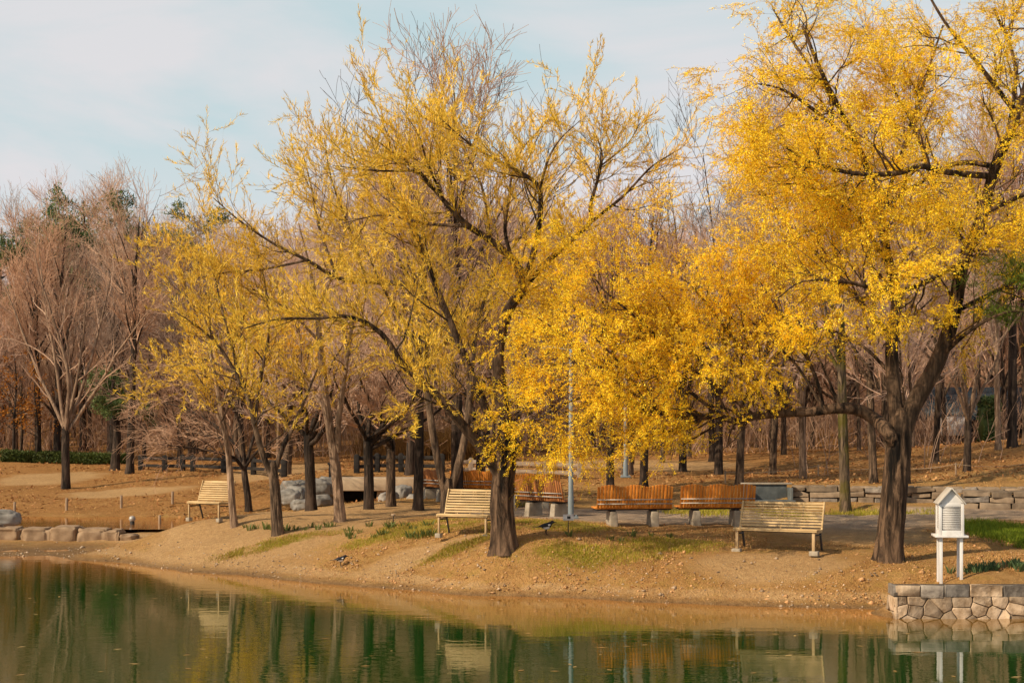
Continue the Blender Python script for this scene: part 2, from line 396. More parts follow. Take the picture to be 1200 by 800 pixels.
def build_ground():
    rows = np.concatenate([[-40, -15, 0, 8, 14, 18], np.geomspace(20, 140, 330), np.geomspace(146, 420, 20)])
    cols = np.tan(np.linspace(-1.25, 1.25, 420)); cols = cols / cols.max() * 1.0
    X = np.empty((len(rows), len(cols))); Y = np.empty_like(X)
    for i, y in enumerate(rows):
        half = max(60, .9 * y + 30)
        X[i] = cols * half; Y[i] = y
    Z = gz(X, Y)
    # fine relief
    fl = np.array([mnoise.fractal(Vector((a * .9, b * .9, 0)), 1, 2, 4) for a, b in zip(X.ravel(), Y.ravel())]).reshape(X.shape)
    Z = Z + fl * .032 * np.clip((Z + .35) / .2, 0, 1)
    r, c = X.shape
    ii = np.arange(r * c).reshape(r, c)
    fc = np.stack([ii[:-1, :-1], ii[:-1, 1:], ii[1:, 1:], ii[1:, :-1]], -1).reshape(-1, 4)
    mb = MB(); mb.add(np.stack([X, Y, Z], -1).reshape(-1, 3), fc)
    m, nt, b, _ = new_mat('park_ground')
    def attr(n): return N(nt, 'ShaderNodeAttribute', attribute_name=n).outputs['Fac']
    def nz(scale, detail=5.0, rough=.6, vs=(1, 1, 1)):
        n = N(nt, 'ShaderNodeTexNoise', i_Scale=scale, i_Detail=detail, i_Roughness=rough)
        nt.links.new(mapping(nt, vs), n.inputs['Vector']); return n.outputs[0]
    big, mid, fine, speck = nz(.35), nz(1.6), nz(9, 6, .7), nz(38, 3, .7)
    dry = ramp(nt, mid, [(.3, (.46, .225, .085)), (.5, (.62, .325, .128)), (.7, (.72, .42, .185))])
    dry = mixc(nt, ramp(nt, nz(5.0, 7, .75), [(.46, (0, 0, 0)), (.62, (.75,) * 3)]), dry, (.36, .165, .058))
    dry = mixc(nt, ramp(nt, nz(2.3, 6, .7), [(.52, (0, 0, 0)), (.68, (.6,) * 3)]), dry, (.42, .31, .05))
    litter = ramp(nt, fine, [(.3, (.22, .09, .03)), (.5, (.43, .165, .055)), (.72, (.60, .31, .125))])
    sand = ramp(nt, fine, [(.3, (.54, .30, .15)), (.55, (.68, .41, .215)), (.75, (.76, .50, .29))])
    green = ramp(nt, fine, [(.3, (.22, .19, .02)), (.6, (.36, .30, .035)), (.8, (.52, .38, .08))])
    pth = ramp(nt, mid, [(.35, (.42, .30, .21)), (.65, (.55, .41, .295))])
    wet = ramp(nt, fine, [(.3, (.15, .09, .045)), (.7, (.36, .22, .11))])
    def soft(a, k=1.0):
        # mask broken up by noise
        s = N(nt, 'ShaderNodeMath', operation='MULTIPLY_ADD'); nt.links.new(a, s.inputs[0]); s.inputs[1].default_value = 1.6 * k
        o = N(nt, 'ShaderNodeMath', operation='MULTIPLY_ADD'); nt.links.new(mid, o.inputs[0]); o.inputs[1].default_value = -1.2; o.inputs[2].default_value = .15
        nt.links.new(o.outputs[0], s.inputs[2])
        f2 = N(nt, 'ShaderNodeMath', operation='MULTIPLY_ADD', use_clamp=True); nt.links.new(fine, f2.inputs[0]); f2.inputs[1].default_value = -.8; nt.links.new(s.outputs[0], f2.inputs[2])
        e = N(nt, 'ShaderNodeMath', operation='ADD', use_clamp=True); nt.links.new(f2.outputs[0], e.inputs[0]); e.inputs[1].default_value = .1
        g_ = N(nt, 'ShaderNodeMath', operation='MULTIPLY', use_clamp=True); nt.links.new(e.outputs[0], g_.inputs[0]); g_.inputs[1].default_value = 1.8
        return g_.outputs[0]
    c = dry
    c = mixc(nt, soft(attr('litter')), c, litter)
    c = mixc(nt, soft(attr('sand'), 1.2), c, sand)
    c = mixc(nt, soft(attr('grass'), .82), c, green)
    c = mixc(nt, attr('path'), c, pth)
    c = mixc(nt, attr('wet'), c, wet)
    c = mixc(nt, 1.0, c, ramp(nt, speck, [(.3, (.72, .70, .66)), (.5, (1, 1, 1)), (.72, (1.22, 1.2, 1.16))]), 'MULTIPLY')
    c = mixc(nt, 1.0, c, ramp(nt, big, [(.3, (.86, .84, .8)), (.7, (1.06, 1.06, 1.05))]), 'MULTIPLY')
    nt.links.new(c, b.inputs['Base Color']); b.inputs['Roughness'].default_value = .95
    b.inputs['Specular IOR Level'].default_value = .1
    mm = N(nt, 'ShaderNodeMath', operation='MULTIPLY_ADD'); nt.links.new(fine, mm.inputs[0]); mm.inputs[1].default_value = 1.0; nt.links.new(speck, mm.inputs[2])
    bump(nt, mm.outputs[0], 1.0, .07, b)
    o = mb.build('ground', m, smooth=True)
    tag(o, kind='structure')
    Xf, Yf, Zf = X.ravel(), Y.ravel(), Z.ravel()
    hill = np.clip((Yf - 42) / 6, 0, 1)
    lit = np.clip(hill * .75 + .1, 0, 1)
    lit = np.where(Yf > 62, 1, lit)
    shore = np.clip(1 - np.abs(Zf - .16) / .16, 0, 1) * (Yf < 42)
    sand = np.maximum(pmask(Xf, Yf, SAND, .6), shore * .9)
    for nme, arr in (('litter', lit), ('sand', sand), ('grass', pmask(Xf, Yf, GREEN, .7)), ('path', pmask(Xf, Yf, PATHM, .25)),
                     ('wet', np.clip(1 - (Zf - .0) / .11, 0, 1) * (Yf < 50))):
        a = o.data.attributes.new(nme, 'FLOAT', 'POINT'); a.data.foreach_set('value', arr.astype(np.float32))
    return o


# ------------------------------------------------------------------ tree tools
def norm(v): return v / np.maximum(np.linalg.norm(v, axis=-1, keepdims=True), 1e-9)


def smooth_poly(pts, rad, K):
    """Catmull-Rom resample of a hand-placed limb"""
    p = np.array(pts, float); r = np.array(rad, float)
    n = len(p)
    pe = np.concatenate([[2 * p[0] - p[1]], p, [2 * p[-1] - p[-2]]])
    s = np.concatenate([[0], np.cumsum(np.linalg.norm(np.diff(p, axis=0), axis=1))])
    t = np.linspace(0, s[-1], K)
    i = np.clip(np.searchsorted(s, t, 'right') - 1, 0, n - 2)
    f = ((t - s[i]) / (s[i + 1] - s[i]))[:, None]
    a, b, c, d = pe[i], pe[i + 1], pe[i + 2], pe[i + 3]
    P = .5 * ((2 * b) + (-a + c) * f + (2 * a - 5 * b + 4 * c - d) * f ** 2 + (-a + 3 * b - 3 * c + d) * f ** 3)
    return P, np.interp(t, s, r)


def tubes(mb, P, R, sides=3, mi=0, cap=False):
    """P (n,k,3), R (n,k): swept tubes"""
    if len(P) == 0: return
    n, k, _ = P.shape
    T = np.empty_like(P)
    T[:, 1:-1] = P[:, 2:] - P[:, :-2]; T[:, 0] = P[:, 1] - P[:, 0]; T[:, -1] = P[:, -1] - P[:, -2]
    T = norm(T)
    ax = norm(P[:, -1] - P[:, 0])
    ref = np.where(np.abs(ax[:, 2:3]) > .8, np.array([[1., .2, 0]]), np.array([[0, 0, 1.]]))
    ref = np.repeat(ref[:, None], k, 1)
    Uv = norm(ref - (ref * T).sum(-1, keepdims=True) * T)
    Vv = np.cross(T, Uv)
    a = np.arange(sides) * 2 * PI / sides
    V = P[:, :, None] + R[:, :, None, None] * (np.cos(a)[None, None, :, None] * Uv[:, :, None] + np.sin(a)[None, None, :, None] * Vv[:, :, None])
    idx = np.arange(n * k * sides).reshape(n, k, sides)
    nx = np.roll(idx, -1, axis=2)
    fc = np.stack([idx[:, :-1], nx[:, :-1], nx[:, 1:], idx[:, 1:]], -1).reshape(-1, 4)
    mb.add(V.reshape(-1, 3), fc, mi)
    if cap:
        for q in range(n):
            mb.f.append((idx[q, -1][None, :]) + mb.n - n * k * sides); mb.m.append(np.array([mi], dtype=np.int32))


def spawn(rng, P, R, dens, t0, t1, L0, L1, a0, a1, rr, K, trop=(0, 0, 0), wob=.15, tip=.3, rmax=9., shrink=.0, out=None, outw=0., curl=0.):
    """children polylines from parents; dens = children per metre of parent"""
    n, k, _ = P.shape
    seg = np.linalg.norm(np.diff(P, axis=1), axis=-1); L = seg.sum(1)
    cnt = rng.poisson(np.maximum(dens * L * (t1 - t0), 0)) if dens > 0 else np.full(n, int(-dens))
    ix = np.repeat(np.arange(n), cnt); m = len(ix)
    if m == 0: return np.zeros((0, K, 3)), np.zeros((0, K))
    t = rng.uniform(t0, t1, m)
    fi = t * (k - 1); i = np.minimum(fi.astype(int), k - 2); f = (fi - i)[:, None]
    A, B = P[ix, i], P[ix, i + 1]
    pos = A * (1 - f) + B * f
    T = norm(B - A)
    pr = R[ix, i] * (1 - f[:, 0]) + R[ix, i + 1] * f[:, 0]
    rnd = norm(rng.normal(size=(m, 3)))
    per = norm(rnd - (rnd * T).sum(-1, keepdims=True) * T)
    an = rng.uniform(a0, a1, m)[:, None]
    d = np.cos(an) * T + np.sin(an) * per
    if out is not None:
        d = norm(d + outw * norm(pos - np.array(out)))
    ln = rng.uniform(L0, L1, m) * (1 - shrink * t)
    st = (ln / (K - 1))[:, None]
    Q = np.empty((m, K, 3)); Q[:, 0] = pos
    tr = np.array(trop, float)
    for j in range(1, K):
        d = norm(d + tr * (1.0 / (K - 1)) + rng.normal(size=(m, 3)) * wob / math.sqrt(K - 1))
        Q[:, j] = Q[:, j - 1] + d * st
    r0 = np.minimum(pr * rr, rmax)
    RR = r0[:, None] * np.linspace(1, tip, K)[None]
    return Q, RR


def ribbons(mb, rng, P, Wd, mi):
    n, k, _ = P.shape
    if n == 0: return
    s = norm(np.cross(P[:, -1] - P[:, 0], rng.normal(size=(n, 3))))
    w = Wd * rng.uniform(.7, 1.25, n)[:, None] * np.interp(np.linspace(0, 1, k), [0, .4, 1], [.55, 1.0, .35])[None]
    V = np.stack([P - s[:, None] * w[..., None], P + s[:, None] * w[..., None]], 2)
    ii = np.arange(n * k * 2).reshape(n, k, 2)
    mb.add(V.reshape(-1, 3), np.stack([ii[:, :-1, 0], ii[:, :-1, 1], ii[:, 1:, 1], ii[:, 1:, 0]], -1).reshape(-1, 4), mi)


def leaves(mb, rng, P, npp, L, Wd, spread, mi=0, tang=.8, t0=.05, up=0.):
    n, k, _ = P.shape
    if n == 0: return
    cnt = rng.poisson(npp, n); ix = np.repeat(np.arange(n), cnt); m = len(ix)
    t = rng.uniform(t0, 1, m); fi = t * (k - 1); i = np.minimum(fi.astype(int), k - 2); f = (fi - i)[:, None]
    A, B = P[ix, i], P[ix, i + 1]
    pos = A * (1 - f) + B * f + rng.normal(size=(m, 3)) * spread
    d = norm(norm(B - A) * tang + rng.normal(size=(m, 3)) * .75 + np.array([0, 0, up]))
    s = norm(np.cross(d, rng.normal(size=(m, 3))))
    l = rng.uniform(.45, 1.5, m)[:, None] * L; w = rng.uniform(.7, 1.2, m)[:, None] * Wd
    V = np.stack([pos, pos + d * l * .45 + s * w, pos + d * l, pos + d * l * .45 - s * w], 1)
    mb.add(V.reshape(-1, 3), np.arange(m * 4).reshape(m, 4), mi)


def trunk_mesh(name, pts, rad, mat, parent, seed=0, sides=44, K=80, flare=.42, ridge=.11, base=None, cap=True):
    """one rough, flared stem"""
    P, R = smooth_poly(pts, rad, K)
    rng = np.random.default_rng(seed)
    T = np.gradient(P, axis=0); T = norm(T)
    ref = np.array([1., .15, 0]) if abs(T[:, 2]).mean() > .6 else np.array([0, 0, 1.])
    U_ = norm(ref[None] - (T @ ref)[:, None] * T); V_ = np.cross(T, U_)
    a = np.arange(sides) * 2 * PI / sides
    hgt = np.concatenate([[0], np.cumsum(np.linalg.norm(np.diff(P, axis=0), axis=1))])
    ph = rng.uniform(0, 6.28, 6)
    A, Hh = np.meshgrid(a, hgt)
    tw = A + .15 * np.sin(Hh * 1.3 + ph[0])
    rid = (np.abs(np.sin(tw * 4.5 + ph[1] + .8 * np.sin(Hh * 2.1))) * .6 + np.sin(tw * 13 + ph[2] + 1.1 * np.sin(Hh * 3.7)) * .4
           + .5 * np.sin(Hh * 6 + tw * 3 + ph[3]) * np.sin(tw * 7 + Hh * 2))
    fl = flare * np.exp(-Hh / (R[0] * 1.1)) * (1 + .35 * np.sin(A * 5 + ph[4]) + .25 * np.sin(A * 3 + ph[5]))
    RR = R[:, None] * (1 + ridge * (rid - .3) + fl)
    V = P[:, None] + RR[..., None] * (np.cos(a)[None, :, None] * U_[:, None] + np.sin(a)[None, :, None] * V_[:, None])
    idx = np.arange(K * sides).reshape(K, sides); nx = np.roll(idx, -1, 1)
    fc = np.stack([idx[:-1], nx[:-1], nx[1:], idx[1:]], -1).reshape(-1, 4)
    mb = MB(); mb.add(V.reshape(-1, 3), fc)
    if cap:
        mb.f.append(idx[-1][None]); mb.m.append(np.zeros(1, np.int32))
    return mb.build(name, mat, parent, smooth=True)


def px_limb(spec, Y0, base):
    """spec rows (u, v, dY, r): photo pixels with a depth offset -> points relative to the tree's base"""
    p = [W(u, v, Y0 + dy) - base for u, v, dy, r in spec]
    return p, [r for *_, r in spec]


def hero_tree(name, label, group, base_uv, trunk, limbs, bark, crownf, seed, limbridge=.07):
    base = gp(*base_uv); Y0 = base[1]
    t = thing(name, label, 'tree', base, 0, group)
    off = W(trunk[0][0], trunk[0][1], Y0)
    pts, rad = px_limb(trunk, Y0, base)
    pts[0] = pts[0] - np.array([0, 0, .12])
    trunk_mesh('trunk', pts, rad, bark, t, seed)
    Ps, Rs = [], []
    P, R = smooth_poly(pts, rad, 24)
    for k, lm in enumerate(limbs):
        lp, lr = px_limb(lm, Y0, base)
        if lr[0] > .045:
            trunk_mesh('limb', lp, lr, bark, t, seed * 31 + k, 16 if lr[0] > .09 else 10, 46, 0.0, limbridge)
            Pq, Rq = smooth_poly(lp, lr, 24); Ps.append(Pq); Rs.append(Rq)
        else:
            Pq, Rq = smooth_poly(lp, lr, 24); Ps.append(Pq); Rs.append(Rq)
            trunk_mesh('limb', lp, lr, bark, t, seed * 31 + k, 8, 30, 0.0, limbridge)
    crownf(t, np.array(Ps), np.array(Rs), np.random.default_rng(seed))
    return t


exec_order = []
ground = build_ground()


# ------------------------------------------------------------------ water, sky, light, camera
def water_plane(name, x0, x1, y0, y1, z, green=True):
    m, nt, b, _ = new_mat(name + '_surface')
    sh = N(nt, 'ShaderNodeAttribute', attribute_name='shallow_reflect').outputs['Fac']
    nt.links.new(mixc(nt, sh, (.008, .050, .004) if green else (.05, .035, .02), (.42, .17, .034)), b.inputs['Base Color'])  # shore orange: silt colour plus the bank's reflection painted in
    b.inputs['Roughness'].default_value = .025
    b.inputs['IOR'].default_value = 1.85
    n1 = N(nt, 'ShaderNodeTexNoise', i_Scale=1.0, i_Detail=3.0, i_Roughness=.55); nt.links.new(mapping(nt, (1.1, 3.2, 1)), n1.inputs['Vector'])
    n2 = N(nt, 'ShaderNodeTexNoise', i_Scale=1.0, i_Detail=2.0); nt.links.new(mapping(nt, (5, 14, 1)), n2.inputs['Vector'])
    n3 = N(nt, 'ShaderNodeTexNoise', i_Scale=.12, i_Detail=2.0); nt.links.new(mapping(nt, (1, 1.6, 1)), n3.inputs['Vector'])
    a = N(nt, 'ShaderNodeMath', operation='MULTIPLY_ADD'); nt.links.new(n2.outputs[0], a.inputs[0]); a.inputs[1].default_value = .22; nt.links.new(n1.outputs[0], a.inputs[2])
    mm = N(nt, 'ShaderNodeMath', operation='MULTIPLY'); nt.links.new(a.outputs[0], mm.inputs[0])
    nt.links.new(ramp(nt, n3.outputs[0], [(.35, (.45,) * 3), (.65, (1,) * 3)]), mm.inputs[1])
    bump(nt, mm.outputs[0], .075, .05, b)
    mb = MB()
    gx = np.linspace(x0, x1, 260); gy = np.concatenate([np.linspace(y0, max(y0, 16) - .1, 12), np.linspace(max(y0, 16), y1, 160)])
    X, Y = np.meshgrid(gx, gy); ii = np.arange(X.size).reshape(X.shape)
    mb.add(np.stack([X, Y, np.full_like(X, z)], -1).reshape(-1, 3), np.stack([ii[:-1, :-1], ii[:-1, 1:], ii[1:, 1:], ii[1:, :-1]], -1).reshape(-1, 4))
    o = mb.build(name, m)
    a = o.data.attributes.new('shallow_reflect', 'FLOAT', 'POINT')
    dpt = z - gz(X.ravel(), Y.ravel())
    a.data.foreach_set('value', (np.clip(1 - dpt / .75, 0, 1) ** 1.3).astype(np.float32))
    return tag(o, kind='structure')

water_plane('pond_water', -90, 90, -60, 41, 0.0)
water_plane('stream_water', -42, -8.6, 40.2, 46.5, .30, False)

SUN_AZ = math.atan2(-.84, -.54); SUN_EL = math.radians(36)
s_dir = Vector((math.cos(SUN_EL) * math.sin(SUN_AZ), math.cos(SUN_EL) * math.cos(SUN_AZ), math.sin(SUN_EL)))
ld = bpy.data.lights.new('sun', 'SUN'); ld.energy = 5.0; ld.angle = math.radians(.6); ld.color = (1.0, .83, .60)
lo = bpy.data.objects.new('sun', ld); COL.objects.link(lo); lo.rotation_euler = s_dir.to_track_quat('Z', 'Y').to_euler(); lo.location = (-20, 0, 30)

wd = bpy.data.worlds.new('World'); SC.world = wd; wd.use_nodes = True
nt = wd.node_tree; nt.nodes.clear()
wo = nt.nodes.new('ShaderNodeOutputWorld'); bg = nt.nodes.new('ShaderNodeBackground')
sky = nt.nodes.new('ShaderNodeTexSky'); sky.sky_type = 'NISHITA'; sky.sun_disc = False
sky.sun_elevation = SUN_EL; sky.sun_rotation = SUN_AZ % (2 * PI); sky.dust_density = 1.6; sky.air_density = 1.0; sky.ozone_density = 1.5
tc = nt.nodes.new('ShaderNodeTexCoord')
mp = nt.nodes.new('ShaderNodeMapping'); mp.inputs['Scale'].default_value = (1.4, 1.4, 5.5); mp.inputs['Rotation'].default_value = (0, .25, .4)
nt.links.new(tc.outputs['Generated'], mp.inputs[0])
cn = N(nt, 'ShaderNodeTexNoise', i_Scale=1.7, i_Detail=6.0, i_Roughness=.55, i_Distortion=.5); nt.links.new(mp.outputs[0], cn.inputs['Vector'])
sep = nt.nodes.new('ShaderNodeSeparateXYZ'); nt.links.new(tc.outputs['Generated'], sep.inputs[0])
veil = ramp(nt, sep.outputs[2], [(.0, (.96,) * 3), (.12, (.8,) * 3), (.20, (.25,) * 3), (.32, (.1,) * 3), (.6, (.1,) * 3)])
cl = ramp(nt, cn.outputs[0], [(.42, (.0,) * 3), (.6, (.75,) * 3)])
fac = N(nt, 'ShaderNodeMath', operation='ADD', use_clamp=True); nt.links.new(veil, fac.inputs[0]); nt.links.new(cl, fac.inputs[1])
skyc = mixc(nt, 1.0, sky.outputs[0], (1.0, 1.08, .98), 'MULTIPLY')
skyb = mixc(nt, .75, skyc, (5.7, 7.5, 7.7))
low = ramp(nt, sep.outputs[2], [(.30, (1,) * 3), (.55, (0,) * 3)])
skyb = mixc(nt, low, skyc, skyb)
fm = N(nt, 'ShaderNodeMath', operation='MULTIPLY'); nt.links.new(fac.outputs[0], fm.inputs[0]); nt.links.new(ramp(nt, sep.outputs[2], [(.30, (1,) * 3), (.6, (.25,) * 3)]), fm.inputs[1])
mixed = mixc(nt, fm.outputs[0], skyb, (7.15, 7.0, 7.2))
nt.links.new(mixed, bg.inputs[0]); bg.inputs[1].default_value = .105
nt.links.new(bg.outputs[0], wo.inputs[0])

cam = bpy.data.cameras.new('camera'); cam.lens = F / 1200 * 36; cam.sensor_width = 36; cam.shift_y = (HOR - 400) / 1200
cam.clip_end = 2000; cam.clip_start = .1
co = bpy.data.objects.new('camera', cam); COL.objects.link(co); co.location = (0, 0, CAMH); co.rotation_euler = (PI / 2, 0, 0)
SC.camera = co
SC.view_settings.view_transform = 'Standard'; SC.view_settings.look = 'None'; SC.view_settings.exposure = 0
SC.render.engine = 'CYCLES'
SC.cycles.max_bounces = 6; SC.cycles.diffuse_bounces = 3; SC.cycles.transmission_bounces = 4


# ------------------------------------------------------------------ the hero willows
def trim(Q, R, base, prof, rng, jit=.25):
    """drops shoots that would hang lower than this crown does"""
    w = Q + base
    u = 600 + w[..., 0] / w[..., 1] * F
    zm = np.interp(u, prof[0], prof[1])
    ok = (w[..., 2] - zm).min(1) > rng.normal(size=len(Q)) * jit
    return Q[ok], R[ok]


def gold_crown(t, P, R, rng, k1=3.5, npl=24):
    mb = MB(); c0 = P.reshape(-1, 3).mean(0)
    thin = R[:, :].copy()
    G, GR = spawn(rng, P, thin, 1.8, .3, 1, .9, 2.3, .5, 1.2, .5, 24, (0, 0, .2), .45, .2, .020, .35, .5)
    tubes(mb, G, GR, 6, 0)
    P = np.concatenate([P, G]); thin = np.concatenate([thin, GR])
    A, AR = spawn(rng, P, thin, k1, .2, 1, .6, 1.6, .5, 1.3, .5, 7, (0, 0, .22), .35, .3, .026, .3)
    B, BR = spawn(rng, A, AR, 5.0, .12, 1, .35, 1.05, .3, .9, .6, 6, (0, 0, -.05), .4, .35, .010, .3)
    C, CR = spawn(rng, B, BR, 12, .08, 1, .18, .55, .25, .8, .7, 5, (0, 0, -.45), .28, .4, .005)
    base = np.array(t.location); prof = ([580, 700, 800, 860, 1000, 1070, 1300], [1.75, 1.95, 2.55, 3.15, 3.5, 3.6, 3.3])
    A, AR = trim(A, AR, base, prof, rng); B, BR = trim(B, BR, base, prof, rng); C, CR = trim(C, CR, base, prof, rng)
    tubes(mb, A, AR, 5, 0); tubes(mb, B, BR, 4, 0); tubes(mb, C, np.maximum(CR, .0022), 3, 1)
    leaves(mb, rng, C, npl * 1.2, .042, .0060, .012, 2, 1.15)
    leaves(mb, rng, B, npl * .8, .045, .009, .016, 2, .5)
    mb.build('crown', [M['twig_dark'], M['twig_gold'], M['leaf_gold']], t)


def r3(rows): return rows

R_trunk = [(1041, 659, 0, .265), (1043, 635, 0, .255), (1046, 600, 0, .245), (1050, 555, 0, .24), (1053, 520, 0, .245), (1055, 492, 0, .22), (1054, 478, 0, .14)]
R_limbs = [
 [(1052, 528, 0, .14), (1040, 505, -.15, .15), (1024, 490, -.35, .14), (1005, 480, -.5, .13), (980, 478, -.8, .115), (950, 482, -1.0, .105), (910, 484, -1.2, .10), (880, 488, -1.3, .09), (865, 493, -1.3, .085), (835, 487, -1.4, .065), (800, 488, -1.5, .05), (755, 478, -1.7, .04), (700, 450, -1.9, .03), (650, 415, -2.1, .016)],
 [(1051, 500, 0, .17), (1047, 455, .1, .15), (1045, 400, .2, .135), (1051, 350, .3, .12), (1040, 300, .5, .10), (1030, 240, .6, .08), (1005, 170, .4, .06), (965, 90, 0, .045), (940, 30, -.2, .03)],
 [(1056, 512, 0, .19), (1070, 475, 0, .185), (1098, 425, -.1, .17), (1117, 370, -.2, .15), (1128, 310, -.3, .135), (1150, 255, -.4, .12), (1165, 200, -.5, .105), (1190, 140, -.6, .09), (1215, 60, -.8, .07), (1240, -30, -1, .05)],
 # upward boughs of the low limb
 [(930, 484, -1.1, .055), (905, 450, -1.3, .05), (870, 410, -1.5, .04), (835, 360, -1.7, .03), (805, 315, -1.8, .016)],
 [(885, 488, -1.3, .05), (850, 460, -1.0, .045), (800, 425, -.8, .04), (750, 375, -.6, .03), (705, 325, -.5, .02), (690, 292, -.5, .012)],
 [(965, 480, -.9, .05), (955, 440, -.6, .045), (930, 390, -.3, .035), (905, 345, -.2, .022), (890, 315, -.2, .012)],
 [(845, 488, -1.4, .045), (790, 445, -1.9, .04), (730, 410, -2.3, .032), (670, 360, -2.6, .022), (625, 325, -2.8, .012)],
 [(790, 486, -1.5, .035), (740, 470, -2.2, .03), (690, 465, -2.8, .024), (645, 475, -3.2, .016), (615, 500, -3.4, .01)],
 [(775, 482, -1.6, .035), (720, 445, -1.2, .03), (660, 400, -.9, .022), (605, 370, -.8, .012)],
 [(700, 450, -1.9, .025), (650, 450, -2.0, .02), (620, 440, -2.1, .012), (598, 425, -2.1, .008)],
 [(760, 478, -1.7, .03), (730, 430, -1.0, .026), (690, 390, -.6, .018), (655, 345, -.4, .01)],
 [(900, 484, -1.2, .035), (880, 440, -.9, .03), (835, 410, -.7, .02), (770, 395, -.5, .01)],
 [(965, 480, .3, .035), (935, 430, .2, .03), (900, 395, .1, .02), (862, 350, 0, .012), (848, 312, 0, .008)],
 [(905, 485, 0, .035), (880, 452, .6, .03), (840, 432, 1.2, .02), (795, 440, 1.7, .012), (765, 470, 2, .008)],
 [(985, 478, 0, .03), (962, 425, -.6, .026), (938, 380, -1, .018), (920, 335, -1.3, .01)],
 [(855, 490, 0, .03), (830, 440, -.8, .026), (800, 390, -1.4, .018), (775, 335, -1.8, .01)],
 [(830, 487, -1.4, .035), (800, 500, -2.0, .03), (760, 510, -2.4, .02), (715, 525, -2.7, .012)],
 [(715, 456, -1.9, .02), (690, 472, -1.6, .016), (665, 490, -1.4, .010), (640, 505, -1.3, .006)],
 # the tall crown
 [(1165, 207, -.5, .07), (1110, 202, -.8, .065), (1080, 195, -1.0, .06), (1050, 203, -1.2, .055), (1000, 203, -1.5, .045), (950, 190, -1.8, .03), (900, 168, -2, .015)],
 [(1168, 195, -.5, .06), (1120, 192, -.2, .055), (1065, 222, .2, .045), (1010, 255, .5, .035), (955, 268, .8, .02), (905, 280, 1, .012)],
 [(1130, 305, -.3, .06), (1085, 330, -.9, .055), (1045, 342, -1.3, .045), (990, 330, -1.7, .035), (940, 330, -1.9, .02), (895, 350, -2, .012)],
 [(1046, 395, .2, .06), (1005, 350, .6, .05), (960, 300, 1.0, .04), (905, 255, 1.3, .028), (870, 215, 1.4, .014)],
 [(1032, 250, .6, .05), (1060, 170, .9, .045), (1082, 100, 1.2, .035), (1105, 30, 1.4, .02)],
 [(1008, 175, .4, .045), (955, 130, 0, .04), (905, 105, -.4, .028), (852, 98, -.7, .012)],
 [(1192, 135, -.6, .055), (1150, 80, -.9, .045), (1110, 30, -1.2, .03), (1080, -20, -1.4, .02)],
 [(1119, 365, -.2, .06), (1160, 345, .3, .05), (1210, 318, .8, .035), (1270, 290, 1.2, .02)],
 [(1152, 250, -.4, .055), (1205, 225, -1.0, .045), (1260, 195, -1.5, .03)],
 [(985, 130, .2, .04), (930, 50, .6, .03), (885, 10, .9, .015)],
 [(1042, 310, .5, .05), (1000, 250, -.2, .04), (950, 220, -.8, .028), (890, 215, -1.2, .012)],
 [(1100, 420, -.1, .05), (1140, 385, -.8, .04), (1185, 365, -1.3, .025), (1240, 370, -1.7, .012)],
 [(1046, 440, .1, .045), (1010, 405, .7, .035), (965, 385, 1.2, .022), (925, 400, 1.5, .01)],
 [(1135, 290, -.3, .05), (1100, 240, .6, .04), (1075, 160, 1.4, .03), (1040, 90, 1.9, .02), (1010, 30, 2.1, .01)],
 [(1180, 165, -.5, .05), (1190, 80, .5, .04), (1165, 10, 1.2, .03)],
]
R_limbs = [[(u if q < 18 or u > 930 else 930 - (930 - u) * .55, v, dy, r) for u, v, dy, r in lm] for q, lm in enumerate(R_limbs)]
R_limbs = [[(u if u > 700 else 700 - (700 - u) * .74, v if v > 380 else 380 - (380 - v) * .78, dy, r) for u, v, dy, r in lm] if q == 0 or 3 <= q <= 17 else lm for q, lm in enumerate(R_limbs)]
R_limbs = [[(u, v, float(np.interp(u, [600, 720, 850, 1000], [.35, .4, 1.0, .5])) - dy * .25 - (.25 if u < 1000 else 0) if q == 0 and u < 1040 or 3 <= q <= 17 else dy, r) for u, v, dy, r in lm] for q, lm in enumerate(R_limbs)]
R_trunk = [(u, v, dy, r * .92) for u, v, dy, r in R_trunk]
R_limbs = [[(u, v, dy, r * .86) for u, v, dy, r in lm] for lm in R_limbs]
hero_tree('willow_tree', 'large golden leafed willow on the bank whose long low limb reaches left above benches', None, (1042, 657), R_trunk, R_limbs, M['bark_dark'], gold_crown, 11)


